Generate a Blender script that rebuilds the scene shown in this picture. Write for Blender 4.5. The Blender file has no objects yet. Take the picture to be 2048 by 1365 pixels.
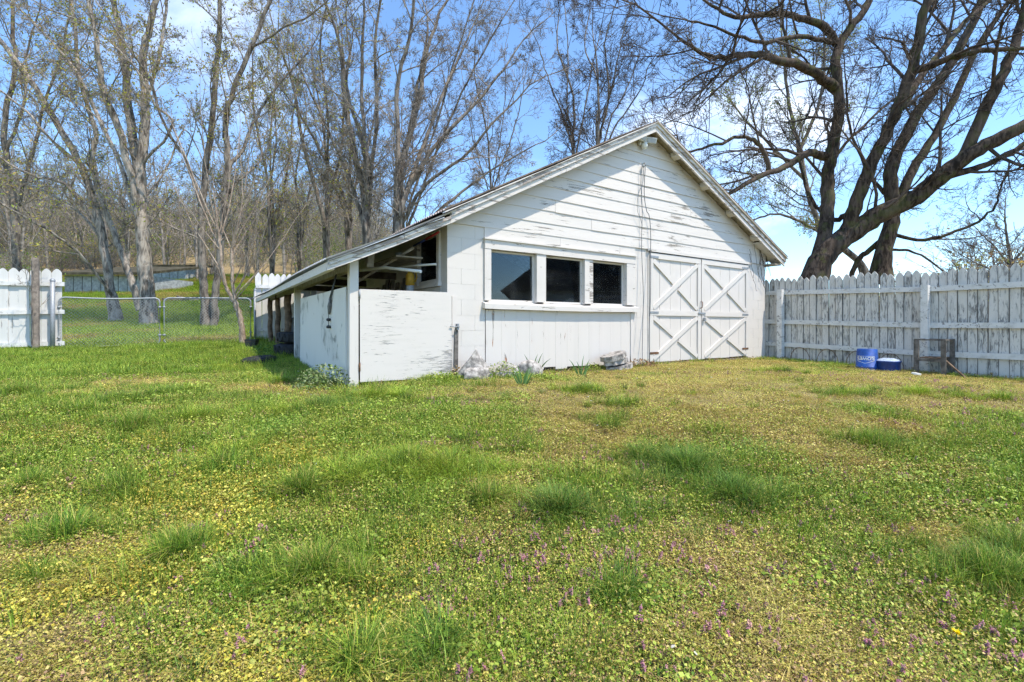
import bpy, math, random
import numpy as np
from mathutils import Vector, Matrix
R = math.radians
scene = bpy.context.scene
col = scene.collection

# ------------------------------------------------------------------ camera
CAMZ, F, HOR = 0.68, 930.0, 651.0
cam = bpy.data.cameras.new('camera'); cam.sensor_width = 36; cam.lens = F/2048*36
cam.shift_y = -(682.5-HOR)/2048; cam.clip_start = .05; cam.clip_end = 2000
camo = bpy.data.objects.new('camera', cam); col.objects.link(camo)
camo.location = (0, 0, CAMZ); camo.rotation_euler = (R(90), 0, 0)
scene.camera = camo
# ------------------------------------------------------------------ sky, sun, exposure
SUN_EL, SUN_AZ = 62.0, -31.5       # azimuth measured from +X, counter-clockwise
w = bpy.data.worlds.new('World'); scene.world = w; w.use_nodes = True
nt = w.node_tree; nt.nodes.clear()
out = nt.nodes.new('ShaderNodeOutputWorld'); bg = nt.nodes.new('ShaderNodeBackground')
sky = nt.nodes.new('ShaderNodeTexSky'); sky.sky_type = 'NISHITA'; sky.sun_disc = False
sky.sun_elevation = R(SUN_EL); sky.sun_rotation = R(90-SUN_AZ); sky.altitude = 200
sky.air_density = 1.0; sky.dust_density = .08; sky.ozone_density = 2.6
bg.inputs['Strength'].default_value = .15
tc = nt.nodes.new('ShaderNodeTexCoord')
sep = nt.nodes.new('ShaderNodeSeparateXYZ'); nt.links.new(tc.outputs['Generated'], sep.inputs[0])
def wm(op, a, b=None, clamp=False):
    n = nt.nodes.new('ShaderNodeMath'); n.operation = op; n.use_clamp = clamp
    for i, v in enumerate((a, b)):
        if v is None: continue
        if isinstance(v, (int, float)): n.inputs[i].default_value = v
        else: nt.links.new(v, n.inputs[i])
    return n.outputs[0]
zc = wm('ADD', wm('MAXIMUM', sep.outputs[2], 0.0), .28)
cx = wm('DIVIDE', sep.outputs[0], zc); cy = wm('DIVIDE', sep.outputs[1], zc)
cmb = nt.nodes.new('ShaderNodeCombineXYZ'); nt.links.new(cx, cmb.inputs[0]); nt.links.new(cy, cmb.inputs[1])
cmb.inputs[2].default_value = 3.3
cn = nt.nodes.new('ShaderNodeTexNoise'); cn.inputs['Scale'].default_value = 1.15; cn.inputs['Detail'].default_value = 9
cn.inputs['Roughness'].default_value = .58; cn.inputs['Distortion'].default_value = .25
nt.links.new(cmb.outputs[0], cn.inputs['Vector'])
cr = nt.nodes.new('ShaderNodeMapRange'); cr.interpolation_type = 'SMOOTHSTEP'
cr.inputs['From Min'].default_value = .53; cr.inputs['From Max'].default_value = .78
nt.links.new(cn.outputs['Fac'], cr.inputs['Value'])
mix = nt.nodes.new('ShaderNodeMix'); mix.data_type = 'RGBA'
tint = nt.nodes.new('ShaderNodeMix'); tint.data_type = 'RGBA'; tint.blend_type = 'MULTIPLY'; tint.inputs[0].default_value = 1
tint.inputs[7].default_value = (.82, .95, 1.02, 1)
nt.links.new(sky.outputs[0], tint.inputs[6])
nt.links.new(wm('MULTIPLY', cr.outputs[0], .75), mix.inputs[0])
nt.links.new(tint.outputs[2], mix.inputs[6]); mix.inputs[7].default_value = (6.6, 6.8, 7.0, 1)
nt.links.new(mix.outputs[2], bg.inputs[0]); nt.links.new(bg.outputs[0], out.inputs[0])

sl = bpy.data.lights.new('sun', 'SUN'); sl.energy = 2.7; sl.angle = R(.5); sl.color = (1, .92, .79)
so = bpy.data.objects.new('sun', sl); col.objects.link(so)
sd = Vector((math.cos(R(SUN_AZ))*math.cos(R(SUN_EL)), math.sin(R(SUN_AZ))*math.cos(R(SUN_EL)), math.sin(R(SUN_EL))))
so.rotation_euler = sd.to_track_quat('Z', 'Y').to_euler(); so.location = (5, -5, 20)
vs = scene.view_settings; vs.view_transform = 'Standard'; vs.look = 'None'; vs.exposure = 1.12; vs.gamma = 1
vs.use_curve_mapping = False
scene.cycles.max_bounces = 5; scene.cycles.diffuse_bounces = 2; scene.cycles.adaptive_threshold = .025; scene.cycles.use_denoising = True; scene.cycles.denoising_prefilter = 'NONE'; scene.cycles.transparent_max_bounces = 12

# ------------------------------------------------------------------ helpers
rng = random.Random(7); nrng = np.random.default_rng(7)
TH = R(33.5); CU, SU = math.cos(TH), math.sin(TH)
P0 = Vector((-1.79, 5.25, 0))
def L2W(t, s, z=0): return Vector((P0.x+CU*t-SU*s, P0.y+SU*t+CU*s, z))
def pp(px, py, Y): return Vector(((px-1024)/F*Y, Y, CAMZ+(HOR-py)/F*Y))
def sm(x): x = np.clip(x, 0, 1); return x*x*(3-2*x)
def gz(X, Y):
    X = np.asarray(X, float); Y = np.asarray(Y, float)
    z = -.56*sm((5.4-Y)/5.4) - .13*sm((X-3)/4)*sm((11.5-Y)/4)
    r = X/np.maximum(Y, 1.0)
    m = sm((-.02-r)/.38)
    h = np.interp(Y, [6, 11, 15, 19, 24, 28, 36, 60, 100, 160, 300], [0, .21, .4, .68, 1.5, 2.15, 3.3, 8.5, 19, 30, 36])
    z = z + m*h*sm((Y-5)/5)
    z = z + (1-m)*np.interp(Y, [11, 40, 300], [0, -.2, 3])*1.0
    z = z + .02*np.sin(X*1.7+.4*Y)*np.sin(Y*1.3-.5*X)*sm((Y+2)/4)
    return z
def g(x, y): return float(gz(x, y))
def gp(px, py):      # pixel on the lawn -> point on the ground
    lo, hi = .8, 60
    rx, rz = (px-1024)/F, (HOR-py)/F
    Y = .8
    while Y < 60:
        if CAMZ+rz*Y <= g(rx*Y, Y): break
        Y += .02
    return Vector((rx*Y, Y, g(rx*Y, Y)))

def tag(o, label=None, cat=None, group=None, kind=None):
    if label: o['label'] = label
    if cat: o['category'] = cat
    if group: o['group'] = group
    if kind: o['kind'] = kind
    return o
def empty(name, loc=(0, 0, 0), rz=0):
    o = bpy.data.objects.new(name, None); o.location = loc; o.rotation_euler = (0, 0, rz); o.empty_display_size = .2
    col.objects.link(o); return o
class MB:
    def __init__(s): s.v = []; s.f = []; s.sm = []
    def add(s, vs, fs, smooth=False):
        b = len(s.v); s.v += [tuple(v) for v in vs]
        for f in fs: s.f.append(tuple(i+b for i in f)); s.sm.append(smooth)
        return s
    def box(s, x0, x1, y0, y1, z0, z1, M=None, jit=0):
        vs = [Vector((x, y, z)) for z in (z0, z1) for y in (y0, y1) for x in (x0, x1)]
        if jit: vs = [v+Vector((rng.uniform(-jit, jit), rng.uniform(-jit, jit)*.4, rng.uniform(-jit, jit))) for v in vs]
        if M: vs = [M@v for v in vs]
        return s.add(vs, [(0, 2, 3, 1), (4, 5, 7, 6), (0, 1, 5, 4), (2, 6, 7, 3), (0, 4, 6, 2), (1, 3, 7, 5)])
    def prism(s, poly, a0, a1, axis='y'):   # polygon (x,z) extruded along y, or (x,y) along z, or (y,z) along x
        n = len(poly)
        def P(p, a): return {'y': (p[0], a, p[1]), 'z': (p[0], p[1], a), 'x': (a, p[0], p[1])}[axis]
        vs = [P(p, a0) for p in poly]+[P(p, a1) for p in poly]
        fs = [tuple(range(n)), tuple(range(2*n-1, n-1, -1))]+[(i+n, (i+1) % n+n, (i+1) % n, i) for i in range(n)]
        return s.add(vs, fs)
    def bar(s, a, b, wd, th, up=Vector((0, 0, 1))):   # rectangular bar between two points
        a, b = Vector(a), Vector(b); d = (b-a); L = d.length; d /= L
        x = d.cross(Vector(up)); x = x.normalized() if x.length > 1e-4 else Vector((1, 0, 0)); y = x.cross(d)
        M = Matrix.Translation(a) @ Matrix((x, d, y)).transposed().to_4x4()
        return s.box(-wd/2, wd/2, 0, L, -th/2, th/2, M)
    def tube(s, pts, rad, n=8, cap=True):
        pts = [Vector(p) for p in pts]
        if isinstance(rad, (int, float)): rad = [rad]*len(pts)
        vs = []; fs = []
        ref = Vector((0, 0, 1)) if abs((pts[-1]-pts[0]).normalized().z) < .9 else Vector((1, 0, 0))
        for i, p in enumerate(pts):
            d = (pts[min(i+1, len(pts)-1)]-pts[max(i-1, 0)]).normalized()
            x = d.cross(ref).normalized(); y = d.cross(x)
            for k in range(n):
                a = 2*math.pi*k/n; vs.append(p+(x*math.cos(a)+y*math.sin(a))*rad[i])
        for i in range(len(pts)-1):
            for k in range(n):
                k2 = (k+1) % n; fs.append((i*n+k, (i+1)*n+k, (i+1)*n+k2, i*n+k2))
        s.add(vs, fs, True)
        if cap:
            b = len(s.v)-len(vs); s.f.append(tuple(b+k for k in range(n))); s.sm.append(False)
            s.f.append(tuple(b+(len(pts)-1)*n+k for k in range(n-1, -1, -1))); s.sm.append(False)
        return s
    def lathe(s, prof, n=24, c=(0, 0, 0), M=None):
        vs = []; fs = []
        for r, z in prof:
            for k in range(n):
                a = 2*math.pi*k/n; v = Vector((c[0]+r*math.cos(a), c[1]+r*math.sin(a), c[2]+z)); vs.append(M@v if M else v)
        for i in range(len(prof)-1):
            for k in range(n):
                k2 = (k+1) % n; fs.append((i*n+k, i*n+k2, (i+1)*n+k2, (i+1)*n+k))
        return s.add(vs, fs, True)
    def build(s, name, m, parent=None):
        me = bpy.data.meshes.new(name); me.from_pydata(s.v, [], s.f)
        me.polygons.foreach_set('use_smooth', s.sm)
        if m: me.materials.append(m)
        me.update()
        o = bpy.data.objects.new(name, me); col.objects.link(o)
        if parent: o.parent = parent
        return o
def npmesh(name, v, f, mats, smooth=False, colr=None, midx=None):
    """v (n,3); f (m,k) one face size; colr per-vertex (n,3)"""
    me = bpy.data.meshes.new(name); v = np.asarray(v, np.float32); f = np.asarray(f, np.int32)
    m, k = f.shape
    me.vertices.add(len(v)); me.vertices.foreach_set('co', v.ravel())
    me.loops.add(m*k); me.loops.foreach_set('vertex_index', f.ravel())
    me.polygons.add(m); me.polygons.foreach_set('loop_start', np.arange(0, m*k, k, dtype=np.int32))
    me.polygons.foreach_set('loop_total', np.full(m, k, np.int32))
    if smooth: me.polygons.foreach_set('use_smooth', np.ones(m, bool))
    if colr is not None:
        a = me.attributes.new('Col', 'FLOAT_COLOR', 'POINT')
        a.data.foreach_set('color', np.c_[np.asarray(colr, np.float32), np.ones(len(v), np.float32)].ravel())
    for x in (mats if isinstance(mats, (list, tuple)) else [mats]): me.materials.append(x)
    if midx is not None: me.polygons.foreach_set('material_index', np.asarray(midx, np.int32))
    me.update(calc_edges=True); return me
def obj(name, me, parent=None):
    o = bpy.data.objects.new(name, me); col.objects.link(o)
    if parent: o.parent = parent
    return o

# ------------------------------------------------------------------ materials
class NT:
    def __init__(s, name):
        s.m = bpy.data.materials.new(name); s.m.use_nodes = True; s.t = s.m.node_tree; s.t.nodes.clear()
        s.o = s.n('OutputMaterial'); s.m.cycles.use_transparent_shadow = True
    def n(s, ty, **kw):
        nd = s.t.nodes.new('ShaderNode'+ty)
        for k, v in kw.items():
            if k in ('operation', 'blend_type', 'data_type', 'interpolation_type', 'noise_dimensions', 'attribute_name', 'use_clamp', 'feature', 'invert'): setattr(nd, k, v)
        return nd
    def put(s, sock, v):
        if isinstance(v, bpy.types.NodeSocket): s.t.links.new(v, sock)
        elif isinstance(v, (tuple, list)) and len(v) == 3 and sock.type == 'RGBA': sock.default_value = (*v, 1)
        else: sock.default_value = v
    def math(s, op, a, b=0, clamp=False):
        nd = s.n('Math', operation=op, use_clamp=clamp); s.put(nd.inputs[0], a); s.put(nd.inputs[1], b); return nd.outputs[0]
    def vmath(s, op, a, b):
        nd = s.n('VectorMath', operation=op); s.put(nd.inputs[0], a); s.put(nd.inputs[1], b); return nd.outputs[0]
    def mix(s, f, a, b, bt='MIX'):
        nd = s.n('Mix', data_type='RGBA', blend_type=bt); s.put(nd.inputs[0], f); s.put(nd.inputs[6], a); s.put(nd.inputs[7], b); return nd.outputs[2]
    def noise(s, vec, scale, detail=4, rough=.55, dist=0):
        nd = s.n('TexNoise'); s.put(nd.inputs['Vector'], vec); s.put(nd.inputs['Scale'], scale)
        nd.inputs['Detail'].default_value = detail; nd.inputs['Roughness'].default_value = rough; nd.inputs['Distortion'].default_value = dist
        return nd.outputs['Fac']
    def ramp(s, v, a, b, lo=0., hi=1.):
        nd = s.n('MapRange', interpolation_type='SMOOTHSTEP'); s.put(nd.inputs['Value'], v); s.put(nd.inputs['From Min'], a); s.put(nd.inputs['From Max'], b)
        nd.inputs['To Min'].default_value = lo; nd.inputs['To Max'].default_value = hi; return nd.outputs[0]
    def coord(s, rnd=30):
        tcn = s.n('TexCoord').outputs['Object']; oi = s.n('ObjectInfo').outputs['Random']
        return s.vmath('ADD', tcn, s.vmath('SCALE', (1, 1, 1), 1) if 0 else s.comb(s.math('MULTIPLY', oi, rnd), s.math('MULTIPLY', oi, rnd*.37), s.math('MULTIPLY', oi, rnd*.71)))
    def comb(s, a, b, c):
        nd = s.n('CombineXYZ'); s.put(nd.inputs[0], a); s.put(nd.inputs[1], b); s.put(nd.inputs[2], c); return nd.outputs[0]
    def rand(s): return s.n('ObjectInfo').outputs['Random']
    def bump(s, h, st, d=.01):
        nd = s.n('Bump'); nd.inputs['Strength'].default_value = st; nd.inputs['Distance'].default_value = d; s.put(nd.inputs['Height'], h); return nd.outputs[0]
    def pbr(s, color, rough=.7, spec=.3, metal=0, normal=None):
        b = s.n('BsdfPrincipled'); s.put(b.inputs['Base Color'], color); s.put(b.inputs['Roughness'], rough)
        s.put(b.inputs['Specular IOR Level'], spec); s.put(b.inputs['Metallic'], metal)
        if normal is not None: s.put(b.inputs['Normal'], normal)
        s.t.links.new(b.outputs[0], s.o.inputs[0]); return b
def paint(name, white=(.665, .608, .555), under=(.27, .24, .21), lo=.6, hi=.66, sc=(2, 22, 22), big=.12, dirt=(.45, .43, .38), dirt_amt=.25, rnd=0, rust=0, edge=0):
    s = NT(name)
    c = s.coord(rnd) if rnd else s.n('TexCoord').outputs['Object']
    cs = s.vmath('MULTIPLY', c, sc)
    fine = s.noise(cs, 1.0, 9, .68, .7); large = s.noise(c, 1.3, 3, .5)
    v = s.math('ADD', fine, s.math('MULTIPLY', s.math('SUBTRACT', large, .5), big*2))
    peel = s.ramp(v, lo, hi)
    gr = s.noise(s.vmath('MULTIPLY', cs, (2.5, 2.5, 2.5)), 1.0, 4, .6)
    un = s.mix(gr, tuple(x*.55 for x in under), tuple(min(1, x*1.45) for x in under))
    if rust: un = s.mix(s.ramp(s.noise(c, 5, 2), .5, .6), un, (.33, .13, .05))
    d = s.math('MULTIPLY', s.ramp(s.noise(s.vmath('MULTIPLY', cs, (.35, .35, .35)), 1.0, 6, .6), .42, .8), dirt_amt)
    wh = s.mix(d, white, dirt)
    wh = s.mix(s.math('MULTIPLY', s.rand(), .10), wh, (.62, .61, .57))
    colr = s.mix(peel, wh, un)
    if edge:  # dark bands painted along board edges, standing in for shadowed joints between pickets
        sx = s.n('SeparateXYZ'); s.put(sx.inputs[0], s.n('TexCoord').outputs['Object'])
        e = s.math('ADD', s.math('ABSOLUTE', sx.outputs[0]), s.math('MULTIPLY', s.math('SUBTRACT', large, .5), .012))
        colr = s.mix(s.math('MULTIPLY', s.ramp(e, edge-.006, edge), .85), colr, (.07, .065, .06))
    h = s.math('SUBTRACT', s.math('MULTIPLY', gr, .25), peel)
    s.pbr(colr, s.math('ADD', s.math('MULTIPLY', peel, .3), .55), .25, normal=s.bump(h, .55, .004))
    return s.m
def bark(name, a=(.075, .06, .048), b=(.2, .175, .15), sc=(9, 9, 2.2), moss=0.):
    s = NT(name); c = s.n('TexCoord').outputs['Object']
    n = s.noise(s.vmath('MULTIPLY', c, sc), 1, 6, .65, .6); n2 = s.noise(c, .9, 3)
    v = s.ramp(n, .38, .62); colr = s.mix(v, a, b)
    colr = s.mix(s.ramp(n2, .45, .7, 0, .45), colr, tuple(min(1, x*1.5) for x in b))
    if moss: colr = s.mix(s.math('MULTIPLY', s.ramp(s.noise(c, 3.1, 4), .5, .62), moss), colr, (.10, .115, .03))
    s.pbr(colr, .9, .15, normal=s.bump(n, .9, .035)); return s.m
def plain(name, c, rough=.6, spec=.3, metal=0, var=.25, sc=20, bmp=.2):
    s = NT(name); tcx = s.coord(20); n = s.noise(tcx, sc, 5, .6)
    colr = s.mix(s.ramp(n, .3, .75), tuple(x*(1-var) for x in c), tuple(min(1, x*(1+var)) for x in c))
    s.pbr(colr, rough, spec, metal, s.bump(n, bmp, .003)); return s.m
def leafmat(name, trans=.3, tan=(.42, .34, .13), tanamt=.0, sat=1.05):
    s = NT(name); at = s.n('Attribute', attribute_name='Col'); c = at.outputs['Color']
    oi = s.rand(); pos = s.n('NewGeometry').outputs['Position']
    if tanamt: c = s.mix(s.math('MULTIPLY', s.ramp(s.noise(pos, .9, 4, .6), .4, .66), tanamt), c, tan)
    br = s.n('HueSaturation'); s.put(br.inputs['Color'], c); s.put(br.inputs['Saturation'], sat)
    s.put(br.inputs['Value'], s.math('ADD', s.math('MULTIPLY', oi, .5), .75))
    s.put(br.inputs['Hue'], s.math('ADD', s.math('MULTIPLY', s.math('SUBTRACT', s.noise(pos, 2.3, 2), .5), .05), .5))
    c = br.outputs[0]
    p = s.n('BsdfPrincipled'); s.put(p.inputs['Base Color'], c); p.inputs['Roughness'].default_value = .55; p.inputs['Specular IOR Level'].default_value = .25
    tr = s.n('BsdfTranslucent'); s.put(tr.inputs[0], c)
    mx = s.n('MixShader'); mx.inputs[0].default_value = trans
    s.t.links.new(p.outputs[0], mx.inputs[1]); s.t.links.new(tr.outputs[0], mx.inputs[2]); s.t.links.new(mx.outputs[0], s.o.inputs[0])
    return s.m
M = {}
M['siding'] = paint('siding_paint', sc=(2.2, 26, 34), lo=.615, hi=.675, big=.3, dirt_amt=.22, rnd=9)
M['block'] = paint('block_paint', sc=(7, 7, 9), lo=.69, hi=.73, big=.1, dirt_amt=.2, under=(.42, .39, .34))
M['vpaint'] = paint('plank_paint', sc=(24, 24, 1.7), lo=.645, hi=.7, big=.28, dirt_amt=.15, rnd=7, rust=1)
M['door'] = paint('door_paint', sc=(20, 20, 1.6), lo=.70, hi=.75, big=.1, dirt_amt=.16, rnd=7)
M['trim'] = paint('trim_paint', sc=(3, 18, 18), lo=.61, hi=.66, big=.16, dirt_amt=.22, rnd=11)
M['rake'] = paint('rake_paint', sc=(3, 16, 22), lo=.53, hi=.60, big=.2, under=(.3, .26, .23), dirt_amt=.4, rnd=5)
M['rakeup'] = paint('rake_weathered', sc=(3.5, 16, 20), lo=.44, hi=.55, big=.25, under=(.33, .28, .25), dirt_amt=.5, rnd=5)
M['ply'] = paint('plywood_paint', sc=(6.5, 14, 70), lo=.60, hi=.68, big=.36, under=(.3, .285, .27), dirt_amt=.15)
M['plyside'] = paint('plywood_side_paint', sc=(6, 4, 3), lo=.60, hi=.74, big=.3, under=(.3, .3, .27), dirt_amt=.4, white=(.70, .68, .64))
M['post'] = paint('post_paint', sc=(22, 22, 2), lo=.63, hi=.68, big=.12, dirt_amt=.2, rust=1)
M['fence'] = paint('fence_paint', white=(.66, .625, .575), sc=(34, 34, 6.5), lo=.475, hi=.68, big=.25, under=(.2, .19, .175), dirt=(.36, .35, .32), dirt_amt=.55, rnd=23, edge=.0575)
M['fence2'] = paint('left_fence_paint', white=(.66, .64, .61), sc=(26, 26, 2.5), lo=.62, hi=.68, big=.15, under=(.25, .23, .21), dirt_amt=.3, rnd=23)
M['rail'] = paint('rail_paint', white=(.70, .68, .65), sc=(22, 3, 26), lo=.58, hi=.66, big=.2, under=(.22, .2, .18), dirt=(.35, .34, .3), dirt_amt=.6, rnd=13)
M['greywood'] = plain('grey_wood', (.15, .135, .12), .85, .15, var=.5, sc=14, bmp=.6)
M['brownwood'] = plain('brown_wood', (.17, .12, .085), .85, .15, var=.45, sc=12, bmp=.6)
M['darkwood'] = plain('dark_wood', (.075, .06, .045), .9, .1, var=.4, sc=10, bmp=.5)
M['rafter'] = plain('rafter_wood', (.34, .3, .24), .85, .15, var=.35, sc=10, bmp=.4)
M['tin'] = plain('galvanised_tin', (.62, .62, .62), .45, .5, .35, var=.2, sc=5)
M['rusttin'] = plain('rusty_tin', (.5, .41, .36), .7, .3, .1, var=.4, sc=4)
M['steel'] = plain('galvanised_steel', (.33, .345, .36), .55, .4, .4, var=.15, sc=30)
M['black'] = plain('black_rubber', (.025, .025, .027), .7, .3, var=.4, sc=25)
M['blackplastic'] = plain('black_plastic', (.03, .033, .036), .45, .4, var=.2)
M['cable'] = plain('cable_grey', (.16, .16, .165), .6, .3)
M['rust'] = plain('rusty_iron', (.17, .085, .045), .8, .3, .2, var=.4)
M['pvc'] = plain('white_pvc', (.75, .75, .72), .4, .4, var=.06)
M['blue'] = plain('blue_plastic', (.015, .075, .32), .5, .35, var=.35, sc=9)
M['white'] = plain('white_print', (.82, .82, .82), .5, .3, var=.05)
M['lamp'] = plain('fixture_white', (.75, .75, .7), .45, .4, var=.1)
M['yellow'] = plain('yellow_plastic', (.6, .36, .04), .5, .4, var=.2)
M['greypl'] = plain('grey_plastic', (.4, .43, .47), .5, .4, var=.1)
M['stone'] = plain('sandstone', (.36, .33, .30), .95, .1, var=.6, sc=16, bmp=1.)
M['interior'] = plain('interior_dark', (.07, .068, .064), .9, .1)
M['cinder'] = plain('old_block', (.36, .38, .38), .9, .2, var=.3, sc=6)
M['roofmoss'] = plain('mossy_roof', (.085, .075, .05), .95, .1, var=.5, sc=3)
M['bark_big'] = bark('bark_willow', (.022, .016, .012), (.10, .075, .058), (11, 11, 2.4), moss=.35)
M['bark_grey'] = bark('bark_maple', (.10, .083, .07), (.40, .345, .29))
M['bark_mid'] = bark('bark_hackberry', (.075, .06, .05), (.26, .22, .18))
M['bark_tan'] = bark('bark_sapling', (.22, .165, .12), (.40, .32, .245), (20, 20, 8))
M['twig_far'] = bark('twig_far', (.17, .145, .12), (.34, .29, .24), (2, 2, 2))
M['postwood'] = plain('weathered_post', (.26, .215, .18), .85, .15, var=.4, sc=14, bmp=.6)
M['twig_dark'] = bark('twig_dark', (.04, .031, .026), (.12, .095, .078), (4, 4, 4))
M['twig_mid'] = bark('twig_mid', (.15, .125, .105), (.34, .29, .245), (4, 4, 4))
M['leaf'] = leafmat('weed_leaf', .15, tanamt=.0, sat=1.05)
M['grass'] = leafmat('grass_blade', .25, sat=1.05)
M['treeleaf'] = leafmat('spring_leaf', .5)
def glassmat():
    s = NT('window_glass')
    gl = s.n('BsdfGlossy'); gl.inputs['Roughness'].default_value = .02; s.put(gl.inputs[0], (.62, .66, .72))
    tr = s.n('BsdfTransparent'); s.put(tr.inputs[0], (.8, .85, .84))
    df = s.n('BsdfDiffuse'); s.put(df.inputs[0], (.6, .6, .58))
    fr = s.n('Fresnel'); fr.inputs[0].default_value = 1.52
    c = s.n('TexCoord').outputs['Object']
    m1 = s.n('MixShader'); s.put(m1.inputs[0], fr.outputs[0]); s.t.links.new(tr.outputs[0], m1.inputs[1]); s.t.links.new(gl.outputs[0], m1.inputs[2])
    dn = s.math('ADD', s.ramp(s.noise(c, 60, 3), .68, .76, 0, .5), s.ramp(s.noise(c, 3, 5), .45, .8, .004, .03))
    m2 = s.n('MixShader'); s.put(m2.inputs[0], dn); s.t.links.new(m1.outputs[0], m2.inputs[1]); s.t.links.new(df.outputs[0], m2.inputs[2])
    s.t.links.new(m2.outputs[0], s.o.inputs[0]); return s.m
M['glass'] = glassmat()
# ------------------------------------------------------------------ ground
def vnoise(x, y, seed=0):
    xi = np.floor(x).astype(np.int64); yi = np.floor(y).astype(np.int64); fx = x-xi; fy = y-yi
    fx = fx*fx*(3-2*fx); fy = fy*fy*(3-2*fy)
    def h(a, b):
        n = (a*374761393+b*668265263+seed*974634777) & 0xffffffff
        n = ((n ^ (n >> 13))*1274126177) & 0xffffffff
        return ((n ^ (n >> 16)) & 0xffff)/65535.
    return (h(xi, yi)*(1-fx)+h(xi+1, yi)*fx)*(1-fy)+(h(xi, yi+1)*(1-fx)+h(xi+1, yi+1)*fx)*fy
def fbm(x, y, seed=0, o=4):
    t = 0; a = .5; tot = 0
    for i in range(o): t = t+a*vnoise(x*2**i, y*2**i, seed+i*17); tot += a; a *= .5
    return t/tot
def dryness(X, Y):
    """0 = lush green, 1 = short, dry and yellow"""
    z = .47+.38*sm((X+2.2)/4)*sm((Y-2.6)/2.5)-.50*sm((-X-1.2-.12*Y)/3)*sm((Y-5.2)/3)
    z = z+.12*sm((2.2-Y)/1.2)
    return np.clip(z+.85*(fbm(X*.55, Y*.55, 3)-.5)+.6*(fbm(X*1.9, Y*1.9, 5)-.5), 0, 1)
def make_ground():
    def axis(lo, hi, c, n, k):
        u = np.linspace(-1, 1, n); s = np.sinh(u*k)/math.sinh(k)
        return np.where(s < 0, c+s*(c-lo), c+s*(hi-c))
    xs = axis(-420, 420, 0, 190, 5.2); ys = axis(-60, 620, 6, 210, 4.6)
    X, Y = np.meshgrid(xs, ys); Z = gz(X, Y)
    v = np.c_[X.ravel(), Y.ravel(), Z.ravel()]
    nx, ny = len(xs), len(ys); i = np.arange(nx*ny).reshape(ny, nx)
    f = np.c_[i[:-1, :-1].ravel(), i[:-1, 1:].ravel(), i[1:, 1:].ravel(), i[1:, :-1].ravel()]
    x, y = v[:, 0], v[:, 1]
    dry = dryness(x, y)[:, None]
    lawn = (1-dry)*np.array([.17, .19, .055])+dry*np.array([.36, .29, .13])
    mead = np.array([.13, .17, .045])+.05*fbm(x*.4, y*.4, 9)[:, None]*np.array([1, .7, .2])
    lit = np.array([.21, .18, .09])+.08*(fbm(x*.3, y*.3, 8)[:, None]-.4)*np.array([1, .9, .4])
    tan = np.array([.40, .28, .14])
    a = sm((y-12)/3)[:, None]*sm((-x+9.)/4)[:, None]; c = lawn*(1-a)+mead*a
    b = sm((y-50+8*fbm(x*.1, y*.1, 4))/10)[:, None]; c = c*(1-b)+lit*b
    t = (sm((y-46)/6)*sm((110-y)/8)*sm((-x-12)/6)*sm((x+75)/9)*sm((fbm(x*.08, y*.08, 12)-.3)/.2))[:, None]; c = c*(1-.85*t)+tan*.85*t
    s = NT('ground_soil'); at = s.n('Attribute', attribute_name='Col').outputs['Color']; pos = s.n('TexCoord').outputs['Object']
    n = s.noise(pos, 42, 7, .7); n2 = s.noise(pos, 7, 4, .6)
    cc = s.mix(s.ramp(n, .32, .7), s.mix(.6, at, (.05, .035, .02)), s.mix(.3, at, (.5, .42, .22)))
    cc = s.mix(s.ramp(n2, .35, .7, 0, .35), cc, at)
    s.pbr(cc, .95, .1, normal=s.bump(n, 1., .02))
    o = obj('ground', npmesh('ground', v, f, s.m, True, c)); tag(o, 'sloping weedy lawn and wooded hillside ground', kind='structure')
make_ground()

# ------------------------------------------------------------------ shed
shed = empty('shed', P0, TH)
tag(shed, 'white painted block and board shed with lean-to and double doors', 'shed')
PR = [(-.33, 1.255), (.03, 1.395), (1.162, 1.955), (4.87, 3.907), (9.07, 1.956)]
def Fz(t): return float(np.interp(t, [p[0] for p in PR], [p[1] for p in PR])) if t >= -.33 else 1.255
TW0, TW1, DEP = 1.162, 8.70, 8.25
DK = .125       # deck underside above the fascia's lower edge
# masonry piers: mortar core + single blocks
def pier(t0, t1, z1, name='pier'):
    core = MB().box(t0+.006, t1-.006, .0035, .19, -.3, z1-.004).build('pier', M['block'], shed)
    z = -.19; k = 0
    while z < z1-.02:
        zt = min(z+.2, z1); t = t0-(.2 if k % 2 else 0)
        while t < t1-.01:
            a, b = max(t, t0), min(t+.4, t1)
            if b-a > .03:
                MB().box(a+.0015, b-.0015, 0+rng.uniform(0, .0015), .18, z+.0015, zt-.0015).build('block', M['block'], core)
            t += .4
        z += .2; k += 1
pier(TW0, 1.715, 1.99); pier(4.555, 4.935, 1.99); pier(8.04, TW1, 1.99)
MB().box(1.72, 4.55, .06, .19, -.3, .9).build('lower_wall', M['interior'], shed)
MB().box(1.72, 4.55, .03, .19, 1.78, 1.985).build('lintel', M['block'], shed)
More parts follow.
